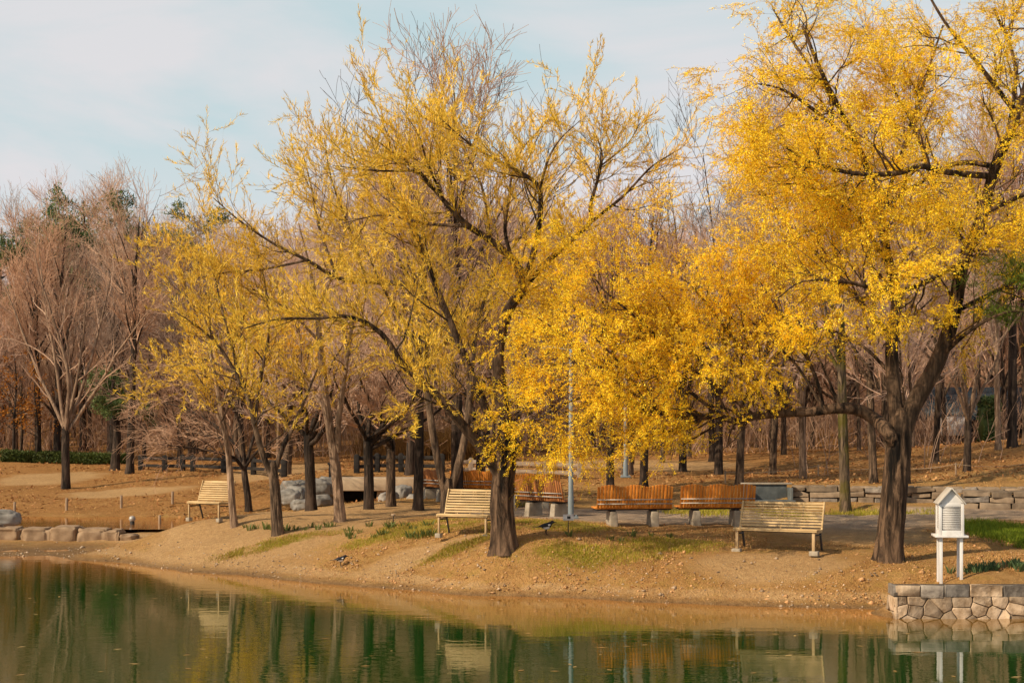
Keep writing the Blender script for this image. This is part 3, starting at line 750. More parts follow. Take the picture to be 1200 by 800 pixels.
def lemon_crown(k1_=2.6, kc=15, kb=3.6, L=1.0, dark='twig_dark', a_up=.3, cat=(.05, .14), rc=.0044):
    def fn(t, P, R, rng):
        mb = MB()
        k1 = k1_ * 1.5
        G, GR = spawn(rng, P, R, 1.3, .25, 1, .9 * L, 2.1 * L, .4, 1.1, .5, 24, (0, 0, a_up), .4, .2, .022, .35, .62)
        tubes(mb, G, GR, 5, 0)
        P = np.concatenate([P, G]); R = np.concatenate([R, GR])
        A, AR = spawn(rng, P, R, k1, .22, 1, .6 * L, 1.7 * L, .4, 1.2, .5, 7, (0, 0, a_up), .35, .3, .012, .42)
        B, BR = spawn(rng, A, AR, kb * 1.7, .12, 1, .35 * L, 1.0 * L, .3, .9, .6, 6, (0, 0, a_up), .35, .35, .008, .3)
        E, ER = spawn(rng, P, R, 2.5, .3, 1, .3, .8, .4, 1.1, .3, 6, (0, 0, a_up), .3, .35, .008)
        E2, ER2 = spawn(rng, P, R, 4.5, .5, 1, .35, .95, .2, .85, .3, 6, (0, 0, .45), .25, .3, .006)
        E = np.concatenate([E, E2]); ER = np.concatenate([ER, ER2])
        B = np.concatenate([B, E]); BR = np.concatenate([BR, ER])
        C, CR = spawn(rng, B, BR, kc * 4.2, .1, 1, cat[0], cat[1], .3, .95, .5, 4, (0, 0, .5), .25, .55)
        base = np.array(t.location); prof = ([0, 1200], [2.75, 2.75])
        A, AR = trim(A, AR, base, prof, rng); B, BR = trim(B, BR, base, prof, rng); C, CR = trim(C, CR, base, prof, rng)
        tubes(mb, A, AR, 4, 1); tubes(mb, B, np.maximum(BR, .003), 3, 1)
        ribbons(mb, rng, C, rc * 1.25, 2)
        mb.build('crown', [M[dark], M['twig_gold'], M['leaf_lemon']], t)
    return fn


A_trunk = [(592, 642, 0, .235), (590, 620, 0, .225), (588, 590, 0, .215), (590, 560, 0, .21), (593, 530, 0, .20), (592, 500, 0, .18), (590, 485, 0, .12)]
A_limbs = [
 [(586, 560, -.05, .12), (570, 532, -.1, .125), (548, 505, -.2, .115), (520, 472, -.4, .10), (490, 443, -.6, .09), (470, 425, -.7, .08), (456, 402, -.8, .07), (440, 385, -.9, .06), (410, 371, -1.1, .05), (370, 373, -1.3, .04), (325, 374, -1.5, .028), (285, 385, -1.6, .014)],
 [(590, 535, 0, .11), (574, 490, .3, .105), (555, 445, .5, .095), (535, 395, .7, .085), (517, 350, .8, .075), (502, 315, .9, .065), (488, 275, 1.0, .05), (465, 235, 1.2, .035), (435, 190, 1.4, .015)],
 [(592, 510, 0, .155), (586, 455, .1, .14), (584, 410, .1, .13), (595, 365, .1, .12), (613, 335, .1, .11), (602, 306, .1, .095), (575, 282, -.1, .085), (545, 262, -.3, .075), (520, 235, -.5, .06), (490, 200, -.7, .045), (460, 165, -.9, .03), (428, 128, -1.1, .012)],
 [(610, 335, .1, .08), (622, 308, 0, .075), (632, 262, -.1, .07), (632, 222, -.2, .06), (615, 205, -.3, .05), (588, 185, -.4, .042), (558, 158, -.6, .032), (530, 122, -.8, .02), (505, 85, -.9, .01)],
 [(618, 332, .1, .075), (645, 303, .3, .07), (690, 262, .5, .06), (692, 240, .6, .05), (703, 200, .8, .042), (705, 165, .9, .03), (695, 118, 1.0, .012)],
 [(688, 264, .5, .05), (730, 230, .3, .042), (762, 195, 0, .028), (790, 165, -.2, .012)],
 [(602, 310, .1, .055), (592, 270, .5, .05), (597, 228, .8, .04), (600, 205, .9, .034), (612, 160, 1.1, .022), (642, 105, 1.3, .01)],
 [(632, 225, -.2, .042), (642, 180, -.5, .034), (657, 140, -.7, .022), (680, 105, -.8, .01)],
 [(548, 265, -.3, .05), (500, 262, .2, .042), (450, 252, .6, .03), (400, 262, .9, .014)],
 [(520, 235, -.5, .04), (500, 180, -1.2, .03), (490, 130, -1.6, .02), (470, 85, -1.8, .01)],
 [(575, 282, -.1, .045), (565, 220, .6, .035), (540, 150, 1.2, .024), (520, 95, 1.5, .01)],
 [(490, 200, -.7, .034), (440, 200, -1.2, .026), (390, 190, -1.6, .012)],
 [(705, 190, .8, .03), (735, 150, 1.2, .02), (750, 110, 1.5, .01)],
]
A_limbs = [[(u, v if v > 200 else 200 - (200 - v) * .62, dy, r) for u, v, dy, r in lm] for lm in A_limbs]
A_limbs = [[(u, v, dy, r * float(np.interp(r, [.01, .06, .16], [.6, .74, .95]))) for u, v, dy, r in lm] for lm in A_limbs]
WG = 'yellow willows along the bank'
hero_tree('willow_tree', 'stout leaning willow with rugged forked trunk beside the middle cream bench', WG, (591, 641), A_trunk, A_limbs, M['bark_dark'], lemon_crown(2.7, 15), 21)

B_trunk = [(524, 607, 0, .16), (524, 590, 0, .145), (524, 570, 0, .14), (525, 560, 0, .10)]
B_limbs = [
 [(522, 578, 0, .10), (514, 545, -.1, .09), (507, 505, -.1, .085), (500, 450, 0, .08), (497, 400, .1, .075), (497, 340, .2, .068), (494, 290, .4, .055), (472, 240, .6, .035), (445, 190, .8, .014)],
 [(527, 578, 0, .105), (540, 535, .1, .09), (548, 490, .2, .08), (552, 440, .3, .065), (560, 380, .5, .045), (578, 320, .8, .02)],
 [(497, 334, .2, .05), (470, 332, 0, .06), (430, 330, -.3, .055), (395, 325, -.6, .05), (360, 305, -.9, .04), (320, 285, -1.2, .03), (280, 258, -1.5, .02), (250, 232, -1.7, .01)],
 [(498, 430, 0, .055), (480, 390, -.4, .048), (462, 360, -.7, .04), (448, 335, -1, .03), (430, 295, -1.2, .014)],
 [(395, 325, -.6, .04), (375, 270, -.2, .03), (365, 220, .2, .02), (355, 180, .4, .01)],
 [(360, 305, -.9, .03), (310, 315, -.4, .024), (260, 320, 0, .016), (215, 330, .2, .008)],
 [(430, 330, -.3, .035), (410, 270, -1, .026), (390, 215, -1.5, .016), (380, 165, -1.8, .008)],
]
hero_tree('willow_tree', 'dark willow with twin stems in a narrow fork directly left of the middle bench', WG, (524, 606), B_trunk, B_limbs, M['bark_mid'], lemon_crown(2.3, 12, 3.2), 22)

C_trunk = [(399, 612, 0, .14), (397, 585, 0, .12), (393, 545, 0, .115), (387, 505, 0, .10), (380, 455, 0, .085), (375, 405, 0, .07), (371, 360, .1, .05), (362, 310, .2, .03), (350, 262, .3, .012)]
C_limbs = [
 [(396, 530, 0, .065), (397, 492, -.1, .07), (402, 455, -.2, .06), (408, 412, -.3, .05), (414, 375, -.4, .038), (424, 325, -.6, .016)],
 [(390, 520, 0, .05), (380, 480, .4, .045), (362, 455, .7, .036), (340, 440, 1, .022), (318, 430, 1.2, .01)],
 [(374, 400, 0, .04), (345, 370, -.3, .03), (310, 345, -.6, .018), (280, 335, -.8, .008)],
 [(372, 365, .1, .035), (390, 320, .5, .026), (405, 270, .8, .012)],
]
hero_tree('willow_tree', 'slim pale barked willow with high fork beyond the green bulb shoots', WG, (398, 611), C_trunk, C_limbs, M['bark_pale'], lemon_crown(2.6, 11, 3.4, .9), 23)

D_trunk = [(326, 627, 0, .13), (324, 600, 0, .12), (322, 570, 0, .115), (319, 548, 0, .10), (318, 540, 0, .06)]
D_limbs = [
 [(320, 562, 0, .07), (308, 532, -.1, .068), (299, 500, -.2, .06), (290, 465, -.3, .052), (276, 437, -.4, .045), (258, 408, -.6, .034), (235, 385, -.8, .022), (205, 365, -1, .01)],
 [(321, 556, 0, .06), (331, 525, .1, .055), (345, 497, .2, .046), (357, 468, .3, .035), (372, 432, .5, .016)],
 [(298, 498, -.2, .045), (306, 440, .2, .04), (315, 385, .5, .03), (308, 320, .8, .02), (290, 262, 1, .01)],
 [(290, 465, -.3, .04), (270, 400, .1, .032), (255, 340, .4, .02), (245, 280, .6, .01)],
 [(276, 437, -.4, .03), (235, 420, -.1, .022), (200, 430, .1, .01)],
]
hero_tree('willow_tree', 'short brown willow forking low, standing among the bulb shoots nearest the shore', WG, (325, 626), D_trunk, D_limbs, M['bark_mid'], lemon_crown(3.0, 12, 3.6, .9), 24)

E_trunk = [(275, 617, 0, .095), (272, 592, 0, .082), (270, 560, 0, .075), (266, 520, 0, .062), (259, 480, 0, .052), (250, 430, .1, .04), (240, 375, .2, .026), (230, 310, .3, .010)]
E_limbs = [
 [(269, 552, 0, .046), (263, 510, -.2, .04), (252, 478, -.4, .032), (238, 450, -.6, .02), (220, 425, -.7, .01)],
 [(259, 480, 0, .036), (275, 430, .3, .03), (285, 370, .5, .02), (280, 300, .7, .01)],
 [(245, 400, .1, .03), (222, 350, -.2, .02), (208, 300, -.4, .01)],
]
hero_tree('willow_tree', 'thin straight willow stem growing against the right end of the left bench', WG, (274, 617), E_trunk, E_limbs, M['bark_pale'], lemon_crown(3.4, 12, 3.8, .9), 25)


# ------------------------------------------------------------------ bare trees
def bare_proto(name, label, group, H, r0, seed, style, bark, twig, dens=1.0, rmin=.006, pale=None):
    rng = np.random.default_rng(seed)
    t = thing(name, label, 'tree', (0, 0, 0), 0, group)
    lean = rng.normal(size=2) * .03 * H
    if style == 'vase':
        th = H * .2
        tr = np.array([[0, 0, -.15], [lean[0] * .1, lean[1] * .1, th * .5], [lean[0] * .2, lean[1] * .2, th], [lean[0] * .25, lean[1] * .25, th * 1.12]])
        trr = [r0, r0 * .9, r0 * .85, r0 * .5]
    elif style == 'spread':
        th = H * .28
        tr = np.array([[0, 0, -.15], [lean[0] * .3, lean[1] * .1, th * .5], [lean[0] * .2, lean[1] * .2, th], [lean[0] * .3, lean[1] * .25, th * 1.1]])
        trr = [r0, r0 * .9, r0 * .85, r0 * .5]
    else:
        tr = np.array([[0, 0, -.15], [lean[0] * .2, lean[1] * .2, H * .25], [-lean[0] * .2, lean[1] * .4, H * .5], [lean[0] * .5, lean[1] * .6, H * .75], [lean[0], lean[1], H * .96]])
        trr = [r0, r0 * .85, r0 * .62, r0 * .35, r0 * .08]
    trunk_mesh('trunk', tr, trr, bark, t, seed, 12, 26, .35, .05)
    P, R = smooth_poly(tr, trr, 16); P = P[None]; R = R[None]
    mb = MB()
    if style == 'vase':
        L, LR = spawn(rng, P, R, -7, .78, .96, H * .5, H * .78, .18, .55, .62, 10, (0, 0, .35), .22, .12)
        k = (1.4, 2.0, 2.6)
    elif style == 'spread':
        L, LR = spawn(rng, P, R, -7, .78, .96, H * .4, H * .65, .4, 1.1, .6, 10, (0, 0, .3), .35, .12)
        k = (1.6, 2.2, 2.8)
    else:
        L, LR = spawn(rng, P, R, -16, .28, .97, H * .22, H * .48, .35, .8, .55, 9, (0, 0, .5), .2, .15, 9, .45)
        k = (1.7, 2.4, 3.0)
    dens = dens * 1.6
    A, AR = spawn(rng, L, LR, k[0] * dens, .15, 1, H * .09, H * .24, .3, .85, .6, 7, (0, 0, .35), .25, .25, .035, .3)
    B, BR = spawn(rng, A, AR, k[1] * dens, .15, 1, H * .045, H * .12, .3, .8, .6, 5, (0, 0, .3), .25, .35, .018, .25)
    C, CR = spawn(rng, B, BR, k[2] * 1.15 * dens, .1, 1, H * .022, H * .07, .3, .85, .6, 4, (0, 0, .2), .25, .45, .009)
    tubes(mb, L, LR, 7, 0); tubes(mb, A, np.maximum(AR, rmin * 1.5), 4, 1); tubes(mb, B, np.maximum(BR, rmin * 1.15), 3, 1); tubes(mb, C, np.maximum(CR, rmin), 3, 1)
    mb.build('crown', [pale or bark, twig], t)
    return t


fresh = {}
def put(key, base_uv, H=None, rz=0.0, label=None, group=None, loc=None, name=None, squash=1.0):
    proto, h0 = PR[key]
    loc = gp(*base_uv) if loc is None else loc
    s = (H or h0) / h0
    if not fresh.get(key):
        fresh[key] = True
        o = proto; o.location = tuple(loc); o.rotation_euler = (0, 0, rz); o.scale = (s * squash, s * squash, s)
        if label: o['label'] = label
        if group: o['group'] = group
        return o
    return dup(proto, loc, rz, (s * squash, s * squash, s), label, group)


FARL = 'tall leafless tree among many in the far brown wood beyond the slope'
FARG = 'bare trees of the far wood'
PR = {}
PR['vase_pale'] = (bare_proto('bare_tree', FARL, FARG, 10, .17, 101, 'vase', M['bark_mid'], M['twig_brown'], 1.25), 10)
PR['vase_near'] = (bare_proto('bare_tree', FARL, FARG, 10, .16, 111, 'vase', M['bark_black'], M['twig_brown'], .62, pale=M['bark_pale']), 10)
PR['vase_b'] = (bare_proto('bare_tree', FARL, FARG, 12, .16, 102, 'vase', M['bark_mid'], M['twig_haze'], 1.0), 12)
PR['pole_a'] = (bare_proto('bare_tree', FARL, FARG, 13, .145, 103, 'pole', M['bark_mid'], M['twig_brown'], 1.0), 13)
PR['pole_b'] = (bare_proto('bare_tree', FARL, FARG, 14, .14, 104, 'pole', M['bark_pale'], M['twig_haze'], .95), 14)
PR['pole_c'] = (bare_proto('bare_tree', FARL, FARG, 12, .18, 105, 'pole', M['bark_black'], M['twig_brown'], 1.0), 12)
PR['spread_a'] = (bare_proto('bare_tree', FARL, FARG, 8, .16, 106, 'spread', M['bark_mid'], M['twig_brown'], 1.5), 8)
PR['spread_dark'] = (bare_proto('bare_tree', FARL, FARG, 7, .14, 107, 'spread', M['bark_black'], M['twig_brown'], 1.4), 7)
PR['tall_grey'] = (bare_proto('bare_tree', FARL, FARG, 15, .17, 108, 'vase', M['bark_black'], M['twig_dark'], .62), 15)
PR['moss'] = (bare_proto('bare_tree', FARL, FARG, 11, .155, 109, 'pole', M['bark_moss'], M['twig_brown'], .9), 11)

# individually recognisable bare trees, base pixel -> height, label
NEAR = [
 ('vase_near', (77, 573), 10.6, 'bare tree with black trunk and vase of pale branches on the left slope'),
 ('pole_c', (152, 555), 11.5, 'thick dark leaning trunk with flared foot left of the rail fence'),
 ('spread_dark', (365, 598), 7.0, 'dark leaning trunk in front of the grey boulder pile left of the footbridge'),
 ('spread_dark', (432, 597), 6.2, 'dark trunk with low crooked fork in front of the footbridge'),
 ('spread_a', (458, 593), 6.0, 'small dark tree with bent fork just right of the footbridge opening'),
 ('pole_c', (490, 598), 9.0, 'slender straight dark trunk between footbridge and twin stemmed willow'),
 ('pole_c', (536, 590), 12.0, 'straight black trunk standing close behind the twin stemmed willow'),
 ('spread_a', (566, 588), 6.5, 'thin dark trunk just left of the stout forked willow, behind the middle bench'),
 ('pole_c', (715, 574), 8.5, 'brown trunk behind the back of the left orange bench in front'),
 ('pole_c', (754, 572), 9.0, 'black thick trunk behind the orange bench, right of the rear lamp post'),
 ('vase_b', (866, 568), 10.5, 'double stemmed trunk just above the gap beside the grey concrete block'),
 ('pole_a', (905, 556), 12, 'brown trunk leaning left beyond the grey concrete block'),
 ('pole_b', (941, 560), 12, 'straight pale trunk between rope fence and leaning brown trunk'),
 ('moss', (991, 601), 10.5, 'moss covered trunk in the strip of grass beside the path'),
 ('pole_a', (1024, 566), 11, 'brown trunk directly left of the large golden willow'),
 ('vase_b', (1062, 566), 7.5, 'pale many stemmed young tree directly behind the golden willow trunk'),
 ('pole_a', (1096, 543), 11, 'dark trunk halfway between golden willow and the pale Y fork tree'),
 ('vase_near', (1133, 553), 8.2, 'pale young tree forking like a Y above the white box'),
 ('pole_b', (1170, 527), 12, 'pale leaning trunk before the dark blue roof'),
 ('pole_c', (1186, 524), 13, 'dark trunk right of the pale leaning trunk before the dark blue roof'),
 ('pole_a', (1202, 519), 12, 'brown trunk cut by the right edge of the view'),
 ('pole_a', (24, 537), 6.5, 'thin pale tree at left end of the green hedge'),
 ('pole_c', (66, 531), 12, 'black trunk behind the hedge at the foot of the rusty leafed trees'),
 ('pole_c', (45, 529), 11, 'thinner black trunk beside the rusty leafed trees'),
 ('pole_c', (131, 544), 9.5, 'short brown trunk in front of the dark evergreen yew'),
 ('pole_c', (835, 541), 10, 'dark trunk beyond the sandy clearing, left of the pale double stem'),
 ('pole_a', (776, 541), 10, 'dark trunk far behind the orange benches at the edge of the wood'),
 ('tall_grey', (480, 556), 16.5, 'very tall grey tree whose leafless top rises above the stout willow'),
 ('tall_grey', (842, 556), 14.2, 'tall leafless grey tree filling the sky gap between the two big willows'),
 ('tall_grey', (800, 552), 13.6, 'leafless dark tree standing left of the tall grey tree in the sky gap'),
]
rng0 = random.Random(5)
for key, uv, H, lab in NEAR:
    lc = None
    if uv[1] < 545 and uv[0] < 200:
        lc = ((uv[0] - 600) / F * 69, 69, float(gz((uv[0] - 600) / F * 69, 69)[0]))
    put(key, uv, H, rng0.uniform(0, 6.28), lab, 'single bare trees around the benches', loc=lc, squash=1.0 if H > 8 else 1.15)

# weeping bare tree by the left bench
def weep_crown(t, P, R, rng):
    mb = MB()
    A, AR = spawn(rng, P, R, 3.6, .12, 1, .8, 2.0, .3, 1.0, .5, 8, (-.25, 0, .15), .4, .3, .03, .2)
    B, BR = spawn(rng, A, AR, 3.6, .1, 1, .5, 1.2, .3, .9, .6, 6, (-.1, 0, 0), .3, .4, .012, .2)
    C, CR = spawn(rng, B, BR, 4.6, .1, 1, .25, .7, .3, .8, .7, 5, (0, 0, -.12), .25, .5, .007)
    tubes(mb, A, AR, 4, 0); tubes(mb, B, np.maximum(BR, .005), 3, 1); tubes(mb, C, np.maximum(CR, .004), 3, 1)
    mb.build('crown', [M['twig_dark'], M['twig_brown']], t)
hero_tree('bare_tree', 'spreading bare tree with long drooping twigs over the rail fence, behind left bench', 'single bare trees around the benches', (291, 599),
 [(292, 599, 0, .12), (290, 580, 0, .105), (287, 560, 0, .10), (286, 545, 0, .08), (287, 538, 0, .05)],
 [[(287, 552, 0, .06), (275, 537, -.4, .055), (255, 530, -.9, .045), (225, 525, -1.5, .03), (185, 520, -2.2, .014)],
  [(286, 547, 0, .06), (270, 515, .4, .05), (240, 490, .9, .036), (205, 475, 1.4, .022), (165, 465, 1.8, .01)],
  [(287, 545, 0, .055), (282, 500, -.4, .045), (262, 460, -.9, .034), (230, 435, -1.4, .02), (195, 425, -1.8, .01)],
  [(288, 545, 0, .055), (298, 510, .3, .045), (310, 480, .6, .032), (330, 455, .9, .016)],
  [(287, 548, 0, .05), (300, 530, -.5, .04), (315, 520, -.9, .025), (335, 505, -1.3, .012)],
  [(270, 515, .4, .04), (240, 510, 1.2, .03), (205, 500, 1.8, .018), (160, 500, 2.4, .01)]], M['bark_black'], weep_crown, 31)

# the far wood
def top_v(u):
    return float(np.interp(u, [-200, 0, 60, 120, 180, 260, 330, 400, 470, 560, 640, 720, 800, 870, 950, 1100, 1300],
                           [275, 272, 258, 245, 256, 270, 268, 235, 205, 225, 240, 255, 290, 295, 250, 225, 220]))
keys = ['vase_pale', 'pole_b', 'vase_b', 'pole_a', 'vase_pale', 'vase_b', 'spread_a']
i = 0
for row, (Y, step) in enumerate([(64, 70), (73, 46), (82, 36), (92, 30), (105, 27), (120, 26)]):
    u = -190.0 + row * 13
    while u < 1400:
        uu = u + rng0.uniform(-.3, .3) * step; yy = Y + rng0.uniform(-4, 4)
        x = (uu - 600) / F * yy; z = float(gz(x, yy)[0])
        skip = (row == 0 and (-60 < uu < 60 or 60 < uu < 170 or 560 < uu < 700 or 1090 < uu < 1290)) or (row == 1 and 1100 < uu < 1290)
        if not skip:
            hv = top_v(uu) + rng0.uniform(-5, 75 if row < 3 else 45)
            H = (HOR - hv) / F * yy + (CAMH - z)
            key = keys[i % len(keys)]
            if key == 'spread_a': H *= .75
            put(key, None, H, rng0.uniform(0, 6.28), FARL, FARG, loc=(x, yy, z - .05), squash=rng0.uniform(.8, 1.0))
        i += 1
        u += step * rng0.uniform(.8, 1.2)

# half-lit golden willow far behind on the right of the stout willow
for (u, v, lab, sd, H) in [(735, 556, 'hazy yellow tinted willow rising behind the golden foliage, left of the sky gap', 61, 10.5), (335, 556, 'hazy yellow tinted willow rising behind the weeping bare tree', 62, 8.5)]:
    b = gp(u, v); t = thing('willow_tree', lab, 'tree', b, 0, WG)
    rr = np.random.default_rng(sd)
    tr = np.array([[0, 0, -.1], [.1, 0, H * .2], [.0, .1, H * .3], [0, .1, H * .33]]); tq = [.2, .17, .15, .08]
    trunk_mesh('trunk', tr, tq, M['bark_mid'], t, sd, 14, 24)
    P, R = smooth_poly(tr, tq, 12)
    L, LR = spawn(rr, P[None], R[None], -9, .7, .95, H * .4, H * .68, .3, 1.0, .5, 24, (0, 0, .35), .3, .12)
    for q in range(len(L)):
        trunk_mesh('limb', L[q][::3], LR[q][::3], M['bark_mid'], t, sd + q, 7, 20, 0, .04)
    lemon_crown(1.5, 7, 2.4, 1.2, cat=(.08, .2), rc=.011)(t, L, LR, rr)


# ------------------------------------------------------------------ evergreens, rusty trees, hedge, undergrowth
def clump_tree(name, label, group, H, r0, seed, bark, leafm, cz0, cz1, rad, nlimb, nclump, nleaf, LL, LW, top=.4, flat=.6):
    rg = np.random.default_rng(seed)
    t = thing(name, label, 'tree', (0, 0, 0), 0, group)
    tr = np.array([[0, 0, -.15], [.1, .05, H * .35], [-.1, .1, H * .7], [0, 0, H * .97]])
    trr = [r0, r0 * .85, r0 * .5, r0 * .1]
    trunk_mesh('trunk', tr, trr, bark, t, seed, 12, 26)
    P, R = smooth_poly(tr, trr, 20)
    mb = MB()
    L, LR = spawn(rg, P[None], R[None], -nlimb, cz0, cz1, rad * .6, rad * 1.1, .9, 1.5, .4, 7, (0, 0, .25), .3, .2, 9, top)
    A, AR = spawn(rg, L, LR, 2.2, .3, 1, rad * .2, rad * .45, .4, 1.0, .6, 5, (0, 0, .2), .3, .3)
    tubes(mb, L, LR, 5, 0); tubes(mb, A, AR, 3, 0)
    n = len(A)
    k = np.repeat(np.arange(n), nclump); cc = A[k, rg.integers(2, 5, len(k))] + rg.normal(size=(len(k), 3)) * np.array([1, 1, flat]) * rad * .10
    m = np.repeat(np.arange(len(cc)), nleaf)
    pos = cc[m] + rg.normal(size=(len(m), 3)) * np.array([1, 1, flat]) * rad * .065
    d = norm(rg.normal(size=(len(m), 3)) + np.array([0, 0, .5])); s = norm(np.cross(d, rg.normal(size=(len(m), 3))))
    l = rg.uniform(.6, 1.3, len(m))[:, None]
    V = np.stack([pos, pos + d * LL * .5 * l + s * LW, pos + d * LL * l, pos + d * LL * .5 * l - s * LW], 1).reshape(-1, 3)
    mb.add(V, np.arange(len(V)).reshape(-1, 4), 1)
    mb.build('crown', [bark, leafm], t)
    return t

pine = clump_tree('pine_tree', 'dark green pine top showing above the bare trees, tallest of its clump', 'pines in the far wood', 14, .2, 201, M['bark_black'], M['needle'], .5, .98, 3.0, 18, 5, 34, .30, .030)
PR['pine'] = (pine, 14)
for (u, Y, vt, lab) in [(98, 80, 226, 'dark green pine top showing above the bare trees, tallest of its clump'),
                        (140, 82, 240, 'pine top beside the tallest pine, right half of the same clump'),
                        (76, 84, 252, 'low pine top half hidden at the left of the pine clump'),
                        (228, 78, 244, 'lone pine top close against the yellow willow foliage'),
                        (2, 82, 258, 'pine top showing at the left edge of the view')]:
    x = (u - 600) / F * Y; z = float(gz(x, Y)[0]); H = (HOR - vt) / F * Y + CAMH - z
    put('pine', None, H, u * .1, lab, 'pines in the far wood', loc=(x, Y, z))

yew = clump_tree('yew_tree', 'dense dark evergreen yew behind the hedge on the left', None, 4.6, .2, 202, M['bark_black'], M['needle'], .35, .98, 1.7, 18, 6, 34, .16, .022, .35, .7)
yew.location = ((134 - 600) / F * 63, 63, float(gz((134 - 600) / F * 63, 63)[0]))
pb = clump_tree('pine_tree', 'small pine with bright green flat bough reaching in at the right edge of the view', 'pines in the far wood', 4.9, .1, 203, M['bark_mid'], M['needle_bright'], .80, .97, 2.0, 14, 9, 46, .15, .007, .2, .25)
pb.location = (9.95, 25.3, float(gz(9.95, 25.3)[0])); pb.rotation_euler = (0, 0, 1.0)

rust = clump_tree('rusty_tree', 'young tree holding rusty orange leaves, nearest of three at the left edge', 'rusty leafed trees', 5.6, .08, 204, M['bark_black'], M['leaf_rust'], .28, .98, 1.7, 18, 2, 12, .11, .035, .3, .9)
PR['rust'] = (rust, 5.6)
for (u, v, H, lab) in [(16, 536, 5.4, 'young tree holding rusty orange leaves at the left edge behind the hedge'),
                       (42, 534, 4.6, 'rusty orange leafed young tree, right one of the rusty pair at left'),
                       (-14, 534, 5.6, 'rusty orange leafed tree cut by the left edge of the view')]:
    xr = (u - 600) / F * 67.5; put('rust', None, H, u * .3, lab, 'rusty leafed trees', loc=(xr, 67.5, float(gz(xr, 67.5)[0])))


def leaf_box(name, label, cat, pts, h, w, leafm, core, n, LL, LW, group=None):
    """clipped hedge: a bumpy strip of leaves around a solid dark core along ground points"""
    rg = np.random.default_rng(len(name) * 7 + n)
    p = np.array(pts); base = p.mean(0)
    t = thing(name, label, cat, base, 0, group)
    mb = MB()
    for a, b in zip(p[:-1], p[1:]):
        m = (a + b) / 2 - base; d = b - a; an = math.atan2(d[1], d[0])
        Rz = [[math.cos(an), -math.sin(an), 0], [math.sin(an), math.cos(an), 0], [0, 0, 1]]
        mb.box(m + np.array([0, 0, h * .42]), (np.linalg.norm(d) * 1.001, w * .7, h * .8), Rz, 0)
    k = rg.integers(0, len(p) - 1, n); f = rg.random((n, 1)); pos = p[k] * (1 - f) + p[k + 1] * f - base
    a = rg.uniform(0, 6.28, n); q = rg.uniform(.75, 1.05, n)
    pos = pos + np.stack([np.zeros(n), np.sign(np.cos(a)) * np.abs(np.cos(a)) ** .5 * w / 2 * q, (np.sign(np.sin(a)) * np.abs(np.sin(a)) ** .5 * .5 + .5) * h * q], 1)
    d = norm(rg.normal(size=(n, 3)) + np.array([0, 0, .4])); s = norm(np.cross(d, rg.normal(size=(n, 3))))
    V = np.stack([pos, pos + d * LL * .5 + s * LW, pos + d * LL, pos + d * LL * .5 - s * LW], 1).reshape(-1, 3)
    mb.add(V, np.arange(len(V)).reshape(-1, 4), 1)
    mb.build('foliage', [core, leafm], t)
    return t

leaf_box('hedge', 'low clipped dark green hedge along the crest of the left slope', 'hedge', [gp(u, v) for u, v in [(2, 540), (40, 541.5), (80, 542.5), (115, 543.5), (150, 543)]], .5, 1.0, M['hedge'], M['hedge'], 7000, .12, .03)


def stems(name, label, region, n, h0, h1, mat, seed, r=.006, lean=.25, K=4, Ymin=0):
    """many thin stems growing from the ground: undergrowth nobody could count"""
    rg = np.random.default_rng(seed)
    u0, u1, Y0, Y1 = region
    Y = rg.uniform(Y0, Y1, n); u = rg.uniform(u0, u1, n); x = (u - 600) / F * Y
    z = gz(x, Y)
    clump = np.array([mnoise.noise(Vector((a * .35, b * .35, seed))) for a, b in zip(x, Y)])
    keep = clump > -.12; x, Y, z = x[keep], Y[keep], z[keep]; n = len(x)
    d = norm(np.stack([rg.normal(size=n) * lean, rg.normal(size=n) * lean, np.ones(n)], 1))
    h = rg.uniform(h0, h1, n)[:, None] / (K - 1)
    P = np.empty((n, K, 3)); P[:, 0] = np.stack([x, Y, z - .05], 1)
    for j in range(1, K):
        d = norm(d + rg.normal(size=(n, 3)) * .16 + np.array([0, 0, -.03])); P[:, j] = P[:, j - 1] + d * h
    R = np.ones((n, K)) * r * np.linspace(1.2, .5, K)[None]
    mb = MB(); tubes(mb, P, R, 3, 0)
    A, AR = spawn(rg, P, R, 2.6, .25, 1, h0 * .2, h1 * .4, .3, .8, .75, 3, (0, 0, .2), .2, .5)
    tubes(mb, A, AR, 3, 0)
    return tag(mb.build(name, mat), label, None, None, 'stuff')

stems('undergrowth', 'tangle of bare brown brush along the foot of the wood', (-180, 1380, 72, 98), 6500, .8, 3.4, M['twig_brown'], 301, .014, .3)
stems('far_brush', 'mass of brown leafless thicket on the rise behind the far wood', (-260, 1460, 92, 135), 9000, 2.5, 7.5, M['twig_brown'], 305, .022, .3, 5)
stems('dry_reeds', 'band of dry golden brown reeds behind the footbridge', (415, 575, 63, 68), 2600, .9, 1.7, M['reed'], 302, .012, .10)
stems('saplings', 'thin bare saplings on the slope behind the stone walls', (930, 1200, 46, 60), 26, 1.2, 3.0, M['twig_brown'], 303, .014, .15)


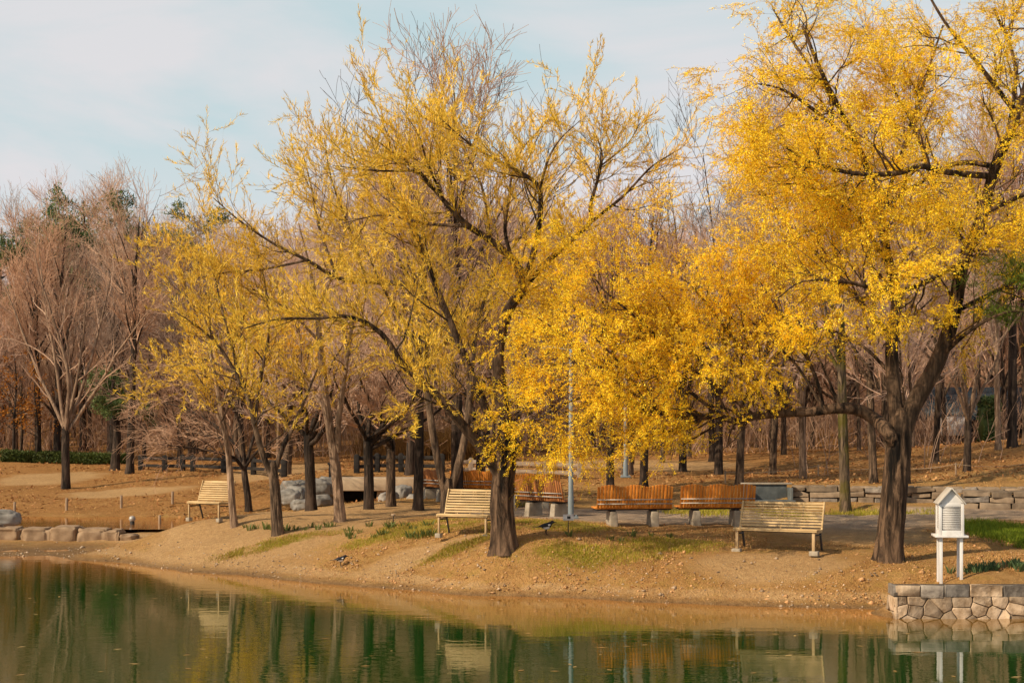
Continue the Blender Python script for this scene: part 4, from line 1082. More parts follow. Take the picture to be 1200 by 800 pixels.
# ------------------------------------------------------------------ benches
def slat_bench():
    L = 1.62
    t = thing('park_bench', 'x', 'bench', (0, 0, 0), 0, 'cream slatted benches')
    prof = [(-.265, .405), (-.25, .43), (-.19, .437), (-.125, .432), (-.06, .426), (.005, .42), (.07, .417), (.13, .42)]
    back = [(.175 + .017 * k + .0012 * k * k, .475 + .0535 * k) for k in range(9)]
    s = MB()
    for (y, z) in prof:
        s.box((0, y, z), (L, .05, .024), None)
    s.build('seat', M['wood_cream'], t, bevel=.006)
    b = MB()
    for k, (y, z) in enumerate(back):
        an = math.radians(16 + k * 1.2); c_, s_ = math.cos(an), math.sin(an)
        b.box((0, y, z), (L, .02, .036 if k < 8 else .05), [[1, 0, 0], [0, c_, s_], [0, -s_, c_]])
    b.build('backrest', M['wood_cream'], t, bevel=.005)
    for sx in (-1, 1):
        e = MB(); x = sx * (L / 2 - .012)
        pts = [(-.24, .398), (0, .392), (.14, .40), (.185, .46), (.25, .66), (.37, .935)]
        for p, q in zip(pts[:-1], pts[1:]): e.bar((x, *p), (x, *q), .042, .034, 0, (1, 0, 0))
        e.build('end_frame', M['wood_cream'], t, bevel=.005)
        f = MB(); f.box((sx * (L / 2 - .07), -.235, .205), (.055, .05, .385)); f.build('leg', M['wood_leg'], t, bevel=.005)
        r = MB(); r.bar((sx * (L / 2 - .05), .33, .0), (sx * (L / 2 - .05), .17, .40), .035, .045); r.build('leg', M['iron'], t, bevel=.004)
        g = MB(); g.bar((sx * (L / 2 - .07), -.22, .335), (sx * (L / 2 - .05), .2, .32), .03, .03); g.build('side_rail', M['iron'], t, bevel=.003)
        c = MB(); c.box((sx * (L / 2 - .06), -.23, .0), (.17, .14, .09)); c.build('foot_block', M['concrete'], t, bevel=.01)
    u = MB()
    u.bar((-L / 2 + .08, .03, .375), (L / 2 - .08, .03, .375), .03, .03)
    u.build('stretcher', M['iron'], t, bevel=.003)
    for x in (-.4, 0, .4):
        k = MB(); k.bar((x, -.22, .405), (x, .15, .395), .03, .02); k.bar((x, .15, .395), (x, .19, .46), .03, .018); k.bar((x, .205, .46), (x, .395, .91), .028, .014)
        k.build('batten', M['wood_leg'], t)
    return t

sb = slat_bench()
for i, (uv, rz, lab) in enumerate([((912, 647), -26, 'large cream slatted bench on bare sand nearest the golden willow'),
                                   ((547, 628), -21, 'middle cream slatted bench close to the stout forked willow trunk'),
                                   ((246, 609), -25, 'cream slatted bench farthest left, beside a thin willow stem')]):
    loc = gp(*uv); loc[2] += .015
    o = sb if i == 0 else dup(sb, loc)
    o.location = tuple(loc); o.rotation_euler = (0, 0, math.radians(rz)); o['label'] = lab; o['group'] = 'cream slatted benches'; o.scale = ((1, .70, .60)[i], 1, 1)


def orange_bench(wood):
    L = 1.66
    t = thing('park_bench', 'x', 'bench', (0, 0, 0), 0, 'orange benches on concrete feet')
    b = MB(); n = 24; w = L / n
    for k in range(n):
        x = -L / 2 + (k + .5) * w
        s = ((k + .5) / n * 3) % 1.0
        top = .86 + .055 * math.sin(PI * s)
        z0 = .40; h = top - z0; an = math.radians(13)
        c_, s_ = math.cos(an), math.sin(an)
        y = -.19 - .03 * math.sin(PI * s) + .01
        b.box((x, y - .5 * h * math.sin(math.radians(13)), z0 + h / 2), (w * .80, .028, h), [[1, 0, 0], [0, c_, -s_], [0, s_, c_]])
    b.build('backrest', wood, t, bevel=.006)
    s = MB()
    for k in range(7):
        s.box((0, -.17 + .068 * k, .405 + .002 * k), (L * 1.02, .056, .03))
    s.build('seat', wood, t, bevel=.005)
    for z, yo in ((.50, -.262), (.59, -.283)):
        m = MB(); m.box((0, yo, z), (L * .99, .012, .022)); m.build('steel_strap', M['steel'], t)
    fr = MB(); fr.box((0, -.1, .372), (L * 1.0, .05, .03)); fr.box((0, .14, .372), (L * 1.0, .05, .03)); fr.build('seat_rail', M['iron'], t)
    for x in (-.45, .45):
        p = MB(); p.box((x, 0, .13), (.18, .50, .40), None, 0, .82); p.build('pedestal', M['concrete'], t, bevel=.015)
        q = MB(); q.box((x, 0, .345), (.09, .36, .03)); q.build('bracket', M['iron'], t)
    return t

ob = orange_bench(M['wood_orange']); ob2 = orange_bench(M['wood_orange_shade'])
spots = [(ob, (741, 617), 9, 'left one of the two orange backed benches in front on concrete feet'),
         (ob, (838, 615.5), 7, 'right one of the two front orange benches, partly behind the cream bench'),
         (ob, (619, 594), 6, 'orange bench seen between the stout willow and the shade browned bench'),
         (ob, (563, 588), -28, 'orange bench mostly hidden behind the stout willow trunk'),
         (ob2, (640, 605), -48, 'shade browned orange bench seen from its side at the foot of the lamp post'),
         (ob2, (513, 586), -62, 'shade browned orange bench seen end on behind the twin stemmed willow')]
seen = set()
for proto, uv, rz, lab in spots:
    loc = gp(*uv)
    o = proto if id(proto) not in seen else dup(proto, loc); seen.add(id(proto))
    o.location = tuple(loc); o.rotation_euler = (0, 0, math.radians(rz)); o['label'] = lab; o['group'] = 'orange benches on concrete feet'


# ------------------------------------------------------------------ instrument shelter (white louvred box)
def shelter():
    loc = np.array([(1113 - 600) / F * 24.1, 24.1, 0]); loc[2] = float(gz(loc[0], loc[1])[0])
    t = thing('instrument_shelter', 'small white louvred weather box with gabled roof on four legs above the pond wall', 'weather box', loc, math.radians(-9))
    for sx in (-1, 1):
        for sy in (-1, 1):
            m = MB(); m.box((sx * .165, sy * .16, .36), (.05, .05, .80)); m.build('leg', M['white_paint'], t, bevel=.004)
    m = MB(); m.box((0, 0, .762), (.54, .52, .036)); m.build('base_board', M['white_paint'], t, bevel=.005)
    z0, z1, hw, hd = .78, 1.31, .20, .20
    b = MB()
    for sx in (-1, 1):
        for sy in (-1, 1): b.box((sx * (hw - .02), sy * (hd - .02), (z0 + z1) / 2), (.05, .05, z1 - z0))
    for sy in (-1, 1):
        for z, h in ((z0 + .04, .08), (z1 - .02, .06)): b.box((0, sy * (hd - .02), z), (2 * hw - .09, .046, h))
    for sx in (-1, 1):
        for z, h in ((z0 + .04, .08), (z1 - .02, .06)): b.box((sx * (hw - .02), 0, z), (.046, 2 * hd - .09, h))
    b.box((0, 0, (z0 + z1) / 2), (2 * hw - .1, 2 * hd - .1, z1 - z0 - .02))
    for sy in (-1, 1):
        v = np.array([(-hw - .006, sy * (hd - .004), z1 + .008), (hw + .006, sy * (hd - .004), z1 + .008), (0, sy * (hd - .004), z1 + .235),
                      (-hw - .006, sy * (hd - .04), z1 + .008), (hw + .006, sy * (hd - .04), z1 + .008), (0, sy * (hd - .04), z1 + .235)])
        b.add(v, [(0, 1, 2), (5, 4, 3), (0, 3, 4, 1), (1, 4, 5, 2), (2, 5, 3, 0)])
    b.build('box', M['white_paint'], t, bevel=.003)
    n = 13
    for face in range(4):
        l = MB(); an = face * PI / 2
        for k in range(n):
            z = z0 + .105 + k * (z1 - z0 - .17) / (n - 1)
            c_, s_ = math.cos(math.radians(38)), math.sin(math.radians(38))
            Rx = np.array([[1, 0, 0], [0, c_, -s_], [0, s_, c_]]); Rz = np.array([[math.cos(an), -math.sin(an), 0], [math.sin(an), math.cos(an), 0], [0, 0, 1]])
            l.box(Rz @ np.array([0, -hd + .022, z]), (2 * hw - .092, .036, .008), Rz @ Rx.T)
        l.build('louvre_panel', M['white_paint'], t)
    r = MB(); ang = math.atan2(.235, hw)
    for sx in (-1, 1):
        c_, s_ = math.cos(ang * sx), math.sin(ang * sx)
        Ln = .355
        r.box((sx * Ln / 2 * math.cos(ang), 0, z1 + .262 - Ln / 2 * math.sin(ang)), (Ln, .54, .022), [[c_, 0, s_], [0, 1, 0], [-s_, 0, c_]])
    r.build('roof', M['roof_grey'], t, bevel=.003)
shelter()


# ------------------------------------------------------------------ stone walls
def clip_poly(poly, a, n):
    out = []
    for i in range(len(poly)):
        p, q = poly[i], poly[(i + 1) % len(poly)]
        dp, dq = (p[0] - a[0]) * n[0] + (p[1] - a[1]) * n[1], (q[0] - a[0]) * n[0] + (q[1] - a[1]) * n[1]
        if dp <= 0: out.append(p)
        if (dp < 0 < dq) or (dq < 0 < dp):
            f = dp / (dp - dq); out.append((p[0] + f * (q[0] - p[0]), p[1] + f * (q[1] - p[1])))
    return out


def voronoi(seeds, box):
    cells = []
    for i, s in enumerate(seeds):
        poly = [(box[0], box[2]), (box[1], box[2]), (box[1], box[3]), (box[0], box[3])]
        for j, q in enumerate(seeds):
            if i == j or abs(q[0] - s[0]) > 1.6: continue
            poly = clip_poly(poly, ((s[0] + q[0]) / 2, (s[1] + q[1]) / 2), (q[0] - s[0], q[1] - s[1]))
            if not poly: break
        cells.append(poly)
    return cells


def stone(mb, poly, frame, gap, depth, rg, mi):
    """one dressed stone: polygon in wall plane (s along, z up) pushed out along the wall normal, rounded edges"""
    c = np.mean(poly, 0); P = np.array(poly)
    if len(P) < 3: return
    def shrink(d):
        v = P - c; l = np.linalg.norm(v, axis=1, keepdims=True)
        return c + v * np.maximum(1 - d / np.maximum(l, .02), .2)
    o, ex, en = frame
    tilt = rg.normal(size=2) * .06; dd = depth * rg.uniform(.55, 1.2)
    rings = []
    for sh, dp in ((gap, 0.0), (gap, dd * .55), (gap + .006, dd * .9), (gap + .018, dd)):
        q = shrink(sh); dpv = dp + (q - c) @ tilt * (dp > 0) + rg.normal(size=len(q)) * .006 * (dp > 0)
        rings.append(o[None] + q[:, :1] * ex[None] + np.stack([np.zeros(len(q)), np.zeros(len(q)), q[:, 1]], 1) + dpv[:, None] * en[None])
    n = len(P); V = np.concatenate(rings)
    fc = []
    for k in range(3):
        for i in range(n):
            a, b = k * n + i, k * n + (i + 1) % n
            fc.append((a, b, b + n, a + n))
    fc.append(tuple(3 * n + i for i in range(n)))
    mb.add(V, fc, mi)


def pond_wall():
    rg = np.random.default_rng(7)
    x0, y0, zt, Lw = 6.20, 23.05, .55, 15.0
    base = np.array([x0, y0, 0.0])
    t = thing('stone_wall', 'dressed stone retaining wall rising from the water below the white weather box', 'stone wall', base)
    core = MB()
    core.box((Lw / 2 + .06, .26, -.1), (Lw, .42, 1.24), None, 0)
    core.build('core', M['mortar'], t)
    m = MB()
    frame = (np.array([0, .05, 0.]), np.array([1., 0, 0]), np.array([0, -1., 0]))
    x = 0.0
    while x < Lw:
        w = rg.uniform(.2, .56); zb = .365 + rg.normal() * .012
        stone(m, [(x, zb), (min(x + w, Lw), zb + rg.normal() * .01), (min(x + w, Lw), zt + rg.normal() * .008), (x, zt + rg.normal() * .008)], frame, .008, .04, rg, 1 if rg.random() < (.85 if x < 1.9 else .35) else 0)
        x += w
    seeds = []
    for r_, z in enumerate((.28, .12, -.05, -.24)):
        x = -.1 + r_ * .17
        while x < Lw + .3:
            seeds.append((x + rg.uniform(-.09, .09), z + rg.uniform(-.05, .05))); x += rg.uniform(.2, .42)
    for poly in voronoi(seeds, (0, Lw, -.42, .362)):
        if len(poly) >= 3: stone(m, poly, frame, .007, .035, rg, 1 if rg.random() < .12 else 0)
    # the short end that returns into the bank
    fr2 = (np.array([.05, 0, 0.]), np.array([0, 1., 0]), np.array([-1., 0, 0]))
    for z0_, z1_ in ((.36, .55), (.1, .36), (-.2, .1)):
        y = .0
        while y < .46:
            w = rg.uniform(.2, .4); stone(m, [(y, z0_), (y, z1_), (min(y + w, .47), z1_), (min(y + w, .47), z0_)], fr2, .012, .05, rg, 1 if z0_ > .3 else 0); y += w
    m.build('stone_facing', [M['stone_warm'], M['stone_grey']], t)
pond_wall()


def dry_wall(label, p0, p1, ztop, rows, seed, wmin=.45, wmax=1.0):
    rg = np.random.default_rng(seed)
    p0, p1 = np.array(p0, float), np.array(p1, float)
    d = p1 - p0; L = np.linalg.norm(d[:2]); ex = np.array([d[0] / L, d[1] / L, 0]); en = np.array([ex[1], -ex[0], 0])
    base = np.array([p0[0], p0[1], 0])
    zb = float(gz((p0[0] + p1[0]) / 2, (p0[1] + p1[1]) / 2 - .3)[0])
    t = thing('stone_wall', label, 'stone wall', (p0[0], p0[1], zb), 0, 'low field stone walls beside the path')
    hh = ztop - zb
    core = MB()
    an = math.atan2(ex[1], ex[0]); Rz = [[math.cos(an), -math.sin(an), 0], [math.sin(an), math.cos(an), 0], [0, 0, 1]]
    core.box(ex * L / 2 - en * .2 + np.array([0, 0, hh / 2 - .06]), (L, .38, hh - .05), Rz)
    core.build('core', M['mortar'], t)
    m = MB(); fr = (np.zeros(3), ex, en)
    for r_ in range(rows):
        x = rg.uniform(-.3, 0); za = r_ * hh / rows - (.08 if r_ == 0 else 0); zc = (r_ + 1) * hh / rows
        while x < L:
            w = rg.uniform(wmin, wmax); a, b = max(x, 0), min(x + w, L)
            if b - a > .1:
                j = lambda: rg.normal() * .022
                stone(m, [(a, za + j()), (b, za + j()), (b + j() * .5, (za + zc) / 2), (b, zc + j()), ((a + b) / 2, zc + j()), (a, zc + j())], fr, .016, .13, rg, 0 if rg.random() < .7 else 1)
            x += w
    # rough coping stones, seen from above
    x = 0
    while x < L:
        w = rg.uniform(wmin, wmax); b = min(x + w, L)
        c = ex * (x + b) / 2 - en * .17 + np.array([0, 0, hh - .01 + rg.normal() * .01])
        m.box(c, ((b - x) * .96, .42, .07), Rz, 0, .93)
        x += w
    m.build('stone_facing', [M['stone_field'], M['stone_grey']], t, bevel=.012)

g1 = W(927, 588, 40.6); g2 = W(1290, 588, 39.0)
dry_wall('low field stone wall on the far side of the path, left of the white box', g1, g2, 1.50, 3, 71)
g3 = W(1100, 597, 39.2); g4 = W(1142, 598, 37.6)
g5 = W(1128, 600, 37.2); g6 = W(1290, 600, 36.6)
dry_wall('nearer field stone wall running out of view on the right, behind the white box', g5, g6, 1.50, 3, 72)

# grey concrete block with open dark front
b0 = gp(904, 589); t = thing('concrete_planter', 'blue grey concrete trough with dark recess at the end of the stone wall', 'concrete trough', b0, math.radians(0))
m = MB(); m.box((-.15, .25, .24), (1.25, .1, .5)); m.box((-.74, -.1, .24), (.1, .6, .5)); m.box((-.05, -.1, .02), (1.3, .7, .1)); m.build('body', M['concrete_dark'], t, bevel=.01)
m = MB(); m.box((.52, -.02, .2), (.08, .5, .42), None); m.build('end_panel', M['concrete_dark'], t, bevel=.01)
m = MB(); m.box((-.1, .26, .515), (1.42, .22, .05)); m.build('coping', M['concrete'], t, bevel=.01)


# ------------------------------------------------------------------ boulders
def boulder(uv, size, seed, mat, label, group, sink=.2, rz=0.0, Y=None, z=None, ex=.7):
    bm = bmesh.new(); bmesh.ops.create_icosphere(bm, subdivisions=4, radius=1)
    for v in bm.verts:
        p = v.co.copy()
        q = Vector([math.copysign(abs(c) ** ex, c) for c in p])
        q *= 1 + .18 * mnoise.fractal(p * 1.1 + Vector((seed * 3.1, seed, 0)), 1, 2, 3) + .10 * mnoise.fractal(p * 3.2 + Vector((seed, 0, 0)), 1, 2, 3)
        v.co = Vector((q.x * size[0] / 2, q.y * size[1] / 2, q.z * size[2] / 2 + size[2] * (.5 - sink)))
    me = bpy.data.meshes.new('boulder'); bm.to_mesh(me); bm.free()
    for p in me.polygons: p.use_smooth = True
    me.materials.append(mat)
    o = bpy.data.objects.new('boulder', me); COL.objects.link(o)
    loc = gp(*uv) if Y is None else W(uv[0], uv[1], Y)
    if z is not None: loc[2] = z
    o.location = tuple(loc); o.rotation_euler = (0, 0, rz)
    return tag(o, label, 'boulder', group)

SG = 'block boulders across the stream mouth'
for k, (u, w, h, lab, mt) in enumerate([
    (-22, 50, 19, 'warm block boulder cut by the left edge of the view', 'boulder_warm'), (13, 30, 17, 'flat topped block boulder, below the blue grey boulder', 'boulder_warm'), (46, 33, 17, 'block boulder with dark notch, between flat topped block and largest block', 'boulder_warm'),
    (79, 31, 19, 'pale largest block boulder in the row across the stream', 'boulder_warm'), (111, 33, 17, 'rough slanted block boulder right of the pale largest block', 'boulder_warm'),
    (136, 16, 15, 'small pale upright stone near the right end of the boulder row', 'boulder_warm'), (152, 17, 9, 'last low stone at the right end of the boulder row', 'boulder_warm')]):
    Y = 39.2 - .004 * u
    boulder((u, 0), (w / F * Y * 1.04, .75, h / F * Y * 1.12), 10 + k, M[mt], lab, SG, .25, 0.05 * (-1) ** k, Y=Y, z=.10, ex=.36)
boulder((6, 0), (.9, .6, .48), 29, M['boulder'], 'blue grey angular boulder resting behind the block row at left edge', SG, .15, .2, Y=40.6, z=.42)
BG = 'grey boulders beside the footbridge'
for k, (u, v, w, h, lab) in enumerate([
    (339, 590, 26, 17, 'grey boulder lowest left in the pile left of the footbridge'), (352, 597, 22, 13, 'small low grey boulder at foot of the pile left of the footbridge'),
    (340, 577, 18, 14, 'rounded boulder on top at the left of the pile'), (352, 573, 14, 11, 'smallest boulder on top of the pile, left of the dark trunk'),
    (348, 586, 20, 16, 'boulder in the centre of the pile left of the dark trunk'), (374, 580, 22, 20, 'large pale boulder right of the dark leaning trunk'),
    (384, 578, 16, 20, 'upright grey boulder leaning against the footbridge abutment'), (376, 592, 22, 13, 'flat grey boulder at the foot of the pile, right of the dark trunk'),
    (456, 590, 14, 14, 'dark boulder just right of the footbridge opening'), (471, 586, 20, 18, 'largest grey boulder right of the footbridge'),
    (486, 590, 18, 12, 'low pale boulder right of the largest one by the footbridge'), (500, 588, 22, 12, 'sloping pale boulder farthest right of the footbridge')]):
    Y = 44.3 + .02 * (590 - v) * 10 - (.5 if k < 8 else 1.2)
    s = Y / F
    loc = W(u, v, Y)
    boulder((u, v), (w * s * .98, .7, h * s * 1.15), 40 + k, M['boulder'], lab, BG, .15, .3 * k, Y=Y, z=loc[2])

# ------------------------------------------------------------------ footbridge
bb = W(444, 590, 46.4)
t = thing('footbridge', 'low pale concrete slab footbridge over the stream with dark opening', 'footbridge', bb)
m = MB(); m.box((.05, .6, .63), (3.3, 1.6, .42)); m.build('deck', M['concrete_pale'], t, bevel=.03)
m = MB(); m.box((-1.72, .6, .26), (.34, 1.6, 1.10)); m.build('abutment', M['concrete_pale'], t, bevel=.03)
m = MB(); m.box((.38, .7, .08), (.9, 1.4, .66)); m.build('abutment', M['concrete_pale'], t, bevel=.03)
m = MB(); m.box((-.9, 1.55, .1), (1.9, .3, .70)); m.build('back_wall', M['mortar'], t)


# ------------------------------------------------------------------ fences and posts
def rail_fence(label, uvs, h, mat, rails=2, cap=False):
    pts = [gp(*p) for p in uvs]; base = pts[0]
    t = thing('rail_fence', label, 'fence', base, 0, 'low wooden rail fences')
    for p in pts:
        m = MB(); q = p - base
        m.box((q[0], q[1], q[2] + h / 2 - .1), (.2, .2, h + .2)); m.box((q[0], q[1], q[2] + h + .02), (.16, .16, .05), None, 0, .6)
        m.build('post', mat, t, bevel=.02)
    for a, b in zip(pts[:-1], pts[1:]):
        for k in range(rails):
            z = h * (.82 - .48 * k)
            m = MB(); d = (b - a) / np.linalg.norm(b - a)
            m.bar(a - base + d * .08 + np.array([0, -.02, z]), b - base - d * .08 + np.array([0, -.02, z]), .11, .13); m.build('rail', mat, t, bevel=.015)

rail_fence('dark wooden two rail fence behind the left bench and weeping bare tree', [(165, 551), (193, 552), (214, 551.5), (226, 552), (262, 554), (297, 555.5), (333, 559)], .66, M['fence_wood'])
rail_fence('dark low rail fence on the footbridge side behind the slender trunks', [(418, 554), (442, 552.5), (456, 552), (470, 552.5), (518, 553)], .62, M['fence_wood'])
rail_fence('greyed wooden rail fence behind the orange bench and stout willow', [(538, 557), (552, 556), (600, 558), (640, 559.5), (680, 561)], .55, M['rail_grey'])
o = thing('bollard', 'short dark capped wooden post left of the pale slim willow near the boulders', 'bollard', gp(388, 562))
m = MB(); m.box((0, 0, .24), (.16, .16, .6)); m.build('post', M['fence_wood'], o, bevel=.02)
m = MB(); m.box((.03, 0, .57), (.3, .24, .07)); m.build('cap', M['fence_wood'], o, bevel=.02)

def stake(uv, h, label, r=.045):
    p = gp(*uv); t = thing('stake', label, 'stake', p, 0, 'short stakes')
    rr = np.random.default_rng(int(uv[0]))
    P = np.array([[[0, 0, -.1], [.003, 0, h * .5], [.006, 0, h], [.006, 0, h + .012]]]); mb = MB(); tubes(mb, P, np.array([[r, r, r * .95, r * .5]]), 9, 0, True); mb.build('shaft', M['stake'], t)
    return p
SP = [stake(uv, .42, lab) for uv, lab in [((17, 603), 'short stake above the block boulders, leftmost along the stream path'), ((78, 598.5), 'short stake below the black trunked bare tree'),
      ((142, 595), 'short stake above the small pale capped lantern'), ((202, 590.5), 'thin short stake left of the left bench')]]
stake((187, 620), .42, 'short stake on the sandy point where the boulder row ends')
stake((600, 602), .3, 'stub of a stake on the path right of the stout willow', .05)

# thin rope line on the right slope
pr = [gp(u, v) for u, v in [(850, 566), (959, 558), (1040, 560), (1120, 557), (1210, 556)]]
t = thing('rope_fence', 'thin pale rope strung between stakes across the leaf covered slope on the right', 'rope fence', pr[0])
for p in pr:
    q = p - pr[0]; m = MB(); tubes(m, np.array([[q + [0, 0, -.1], q + [0, 0, .2], q + [0, 0, .40]]]), np.full((1, 3), .028), 8, 0, True); m.build('post', M['stake'], t)
for a, b in zip(pr[:-1], pr[1:]):
    k = np.linspace(0, 1, 12)[:, None]; P = (a - pr[0]) * (1 - k) + (b - pr[0]) * k; P[:, 2] += .36 - .1 * (4 * k[:, 0] * (1 - k[:, 0]))
    gzv = gz(P[:, 0] + pr[0][0], P[:, 1] + pr[0][1]) - pr[0][2] + .12; P[:, 2] = np.maximum(P[:, 2], gzv)
    m = MB(); tubes(m, P[None], np.full((1, 12), .007), 5); m.build('rope', M['rope'], t)

# ------------------------------------------------------------------ lamp posts
def lamp_post(uv, H, r, label):
    p = gp(*uv); t = thing('lamp_post', label, 'lamp post', p, 0, 'grey lamp posts')
    m = MB(); m.box((0, 0, .02), (.34, .34, .05)); 
    for sx in (-1, 1):
        for sy in (-1, 1): m.box((sx * .12, sy * .12, .06), (.04, .04, .05))
    m.build('base_plate', M['pole'], t, bevel=.005)
    m = MB(); tubes(m, np.array([[[0, 0, .03], [0, 0, .5], [0, 0, .52], [0, 0, H]]]), np.array([[r, r, r * .86, r * .6]]), 16, 0, True); m.build('pole', M['pole'], t, smooth=True)
    m = MB(); m.bar((0, 0, H - .04), (-.34, 0, H + .02), .05, .05); m.build('arm', M['pole'], t)
    m = MB(); m.box((-.5, 0, H + .03), (.42, .16, .07), None, 0, .8); m.build('lamp_head', M['pole'], t, bevel=.015)
    m = MB(); m.box((-.5, 0, H - .012), (.3, .12, .012)); m.build('lamp_lens', M['concrete'], t)
lamp_post((669, 607), 3.9, .068, 'blue grey lamp post standing beside the shade browned bench under the golden foliage')
lamp_post((733, 559), 4.6, .085, 'rear grey lamp post on the sandy clearing beyond the orange benches')

# ------------------------------------------------------------------ little signs
def sign(uv, h, w, hh, label, mat, tilt=25, face=None):
    p = gp(*uv); t = thing('plant_sign', label, 'sign', p, 0, 'small plant signs')
    m = MB(); tubes(m, np.array([[[0, 0, -.05], [0, 0, h * .6], [0, 0, h]]]), np.full((1, 3), .009), 6); m.build('stick', M['iron'], t)
    a = math.radians(tilt); R_ = [[1, 0, 0], [0, math.cos(a), -math.sin(a)], [0, math.sin(a), math.cos(a)]]
    m = MB(); m.box((0, -.012, h), (w, .012, hh), R_); m.build('board', mat, t)
    if face:
        m = MB(); m.box((.01, -.02 - .0, h - .003), (w * .32, .012, hh * .42), R_); m.build('picture', face, t)
sign((666, 626), .34, .21, .13, 'small white plant sign on a thin stick in front of the lamp post', M['white_paint'], -30, M['iron'])
sign((461, 617), .26, .09, .05, 'small brown plant sign on a thin stick in front of the footbridge', M['stake'], -25)

# garden lantern in the stream
o = thing('garden_lantern', 'small dark drum with pale cap standing in the stream behind the boulders', 'lantern', (W(155, 618, 42.4)[0], 42.4, .25))
m = MB(); tubes(m, np.array([[[0, 0, -.15], [0, 0, .16], [0, 0, .2]]]), np.array([[.085, .085, .07]]), 14, 0, True); m.build('drum', M['iron'], o, smooth=True)
m = MB(); tubes(m, np.array([[[0, 0, .19], [0, 0, .25], [0, 0, .33], [0, 0, .37], [0, 0, .38]]]), np.array([[.09, .125, .11, .06, .01]]), 14, 0, True); m.build('cap', M['steel'], o, smooth=True)
o.scale = (.8, .8, .8)


# ------------------------------------------------------------------ magpies
def magpie():
    t = thing('magpie', 'x', 'bird', (0, 0, 0), 0, 'magpies on the bank')
    sp = np.array([[-.235, 0, .135], [-.16, 0, .145], [-.10, 0, .15], [-.06, 0, .15], [-.01, 0, .15], [.04, 0, .165], [.075, 0, .19], [.095, 0, .215], [.115, 0, .228], [.135, 0, .226], [.15, 0, .222]])
    ra = np.array([.012, .014, .02, .042, .056, .055, .042, .030, .029, .018, .006])
    m = MB(); k = len(sp); s = 14
    a = np.arange(s) * 2 * PI / s
    V = np.stack([np.stack([np.full(s, p[0]) - np.sin(a) * r * .25, np.cos(a) * r * (.92 if i > 2 else 1.5), p[2] + np.sin(a) * r * (1 if i > 2 else .35)], 1) for i, (p, r) in enumerate(zip(sp, ra))])
    ii = np.arange(k * s).reshape(k, s); nx = np.roll(ii, -1, 1)
    fc = np.stack([ii[:-1], nx[:-1], nx[1:], ii[1:]], -1).reshape(-1, 4)
    cen = V.reshape(-1, 3)[fc].mean(1)
    mi = ((cen[:, 0] > -.075) & (cen[:, 0] < .055) & (cen[:, 2] < .147)).astype(np.int32)
    m.add(V.reshape(-1, 3), fc, mi)
    m.f.append(ii[-1][None]); m.m.append(np.zeros(1, np.int32)); m.f.append(ii[0][None, ::-1]); m.m.append(np.zeros(1, np.int32))
    m.build('body', [M['feather_black'], M['feather_white']], t, smooth=True)
    for sy in (-1, 1):
        m = MB(); P = np.array([[[.05, sy * .048, .175], [.0, sy * .058, .172], [-.06, sy * .052, .16], [-.13, sy * .022, .152]]]); tubes(m, P, np.array([[.016, .026, .022, .006]]), 8, 0, True); m.build('wing', M['feather_black'], t, smooth=True)
        m = MB(); P = np.array([[[.055, sy * .056, .182], [.03, sy * .066, .178], [.0, sy * .066, .172]]]); tubes(m, P, np.array([[.012, .018, .008]]), 8, 0, True); m.build('shoulder_patch', M['feather_white'], t, smooth=True)
        m = MB(); tubes(m, np.array([[[.005, sy * .022, .11], [-.005, sy * .024, .05], [.01, sy * .024, .003], [.04, sy * .026, .001]]]), np.array([[.009, .005, .004, .003]]), 6); m.build('leg', M['feather_black'], t)
        m = MB(); tubes(m, np.array([[[.122, sy * .021, .234], [.122, sy * .025, .234], [.122, sy * .026, .234]]]), np.array([[.005, .004, .001]]), 6, 0, True); m.build('eye', M['tyre'], t)
    m = MB(); tubes(m, np.array([[[.143, 0, .223], [.165, 0, .219], [.185, 0, .212]]]), np.array([[.010, .007, .001]]), 6); m.build('beak', M['iron'], t)
    return t
mg = magpie(); p = gp(640, 627.5); mg.location = tuple(p); mg.rotation_euler = (0, 0, .25); mg.scale = (1.15,) * 3
mg['label'] = 'black and white magpie on the grass right of the stout willow trunk'
p = gp(399, 663.5); dup(mg, p, .3, .95, 'black and white magpie near the shoreline below the bulb shoots', 'magpies on the bank')

# ------------------------------------------------------------------ building and car at the right edge of the wood
Yb = 84.0
bx = (1170 - 600) / F * Yb; zb = float(gz(bx, Yb)[0])
t = thing('pavilion', 'long low building with dark blue grey roof behind the trunks at right', 'building', (bx, Yb, zb))
zr = CAMH - (492 - HOR) / F * Yb - zb; zt_ = CAMH - (452 - HOR) / F * Yb - zb
m = MB(); m.box((2.5, 2.5, zr / 2), (11.5, 4, zr)); m.build('wall', M['wall_brown'], t)
m = MB(); m.add(np.array([(-5.2, -.6, zr), (10.5, -.6, zr), (10.5, 5.6, zr), (-5.2, 5.6, zr), (-5.2, -.6, zr + .5), (10.5, -.6, zr + .5), (10.5, 5.6, zr + .5), (-5.2, 5.6, zr + .5), (-4.0, 2.4, zt_), (9.3, 2.4, zt_)]),
                [(3, 2, 1, 0), (0, 1, 5, 4), (1, 2, 6, 5), (2, 3, 7, 6), (3, 0, 4, 7), (4, 5, 9, 8), (6, 7, 8, 9), (5, 6, 9), (7, 4, 8)]); m.build('roof', M['roof_blue'], t)
for x in (-3.2, -.2, 2.8, 5.8):
    m = MB(); m.box((x, -.35, zr / 2), (.22, .22, zr)); m.build('column', M['roof_grey'], t)
for x in (-1.8, 1.2, 4.2):
    m = MB(); m.box((x, .47, zr * .5), (1.2, .08, zr * .5)); f = m.build('window', M['roof_grey'], t)
    m = MB(); m.box((x, .415, zr * .5), (1.06, .04, zr * .44)); m.build('pane', M['glass_dark'], f)

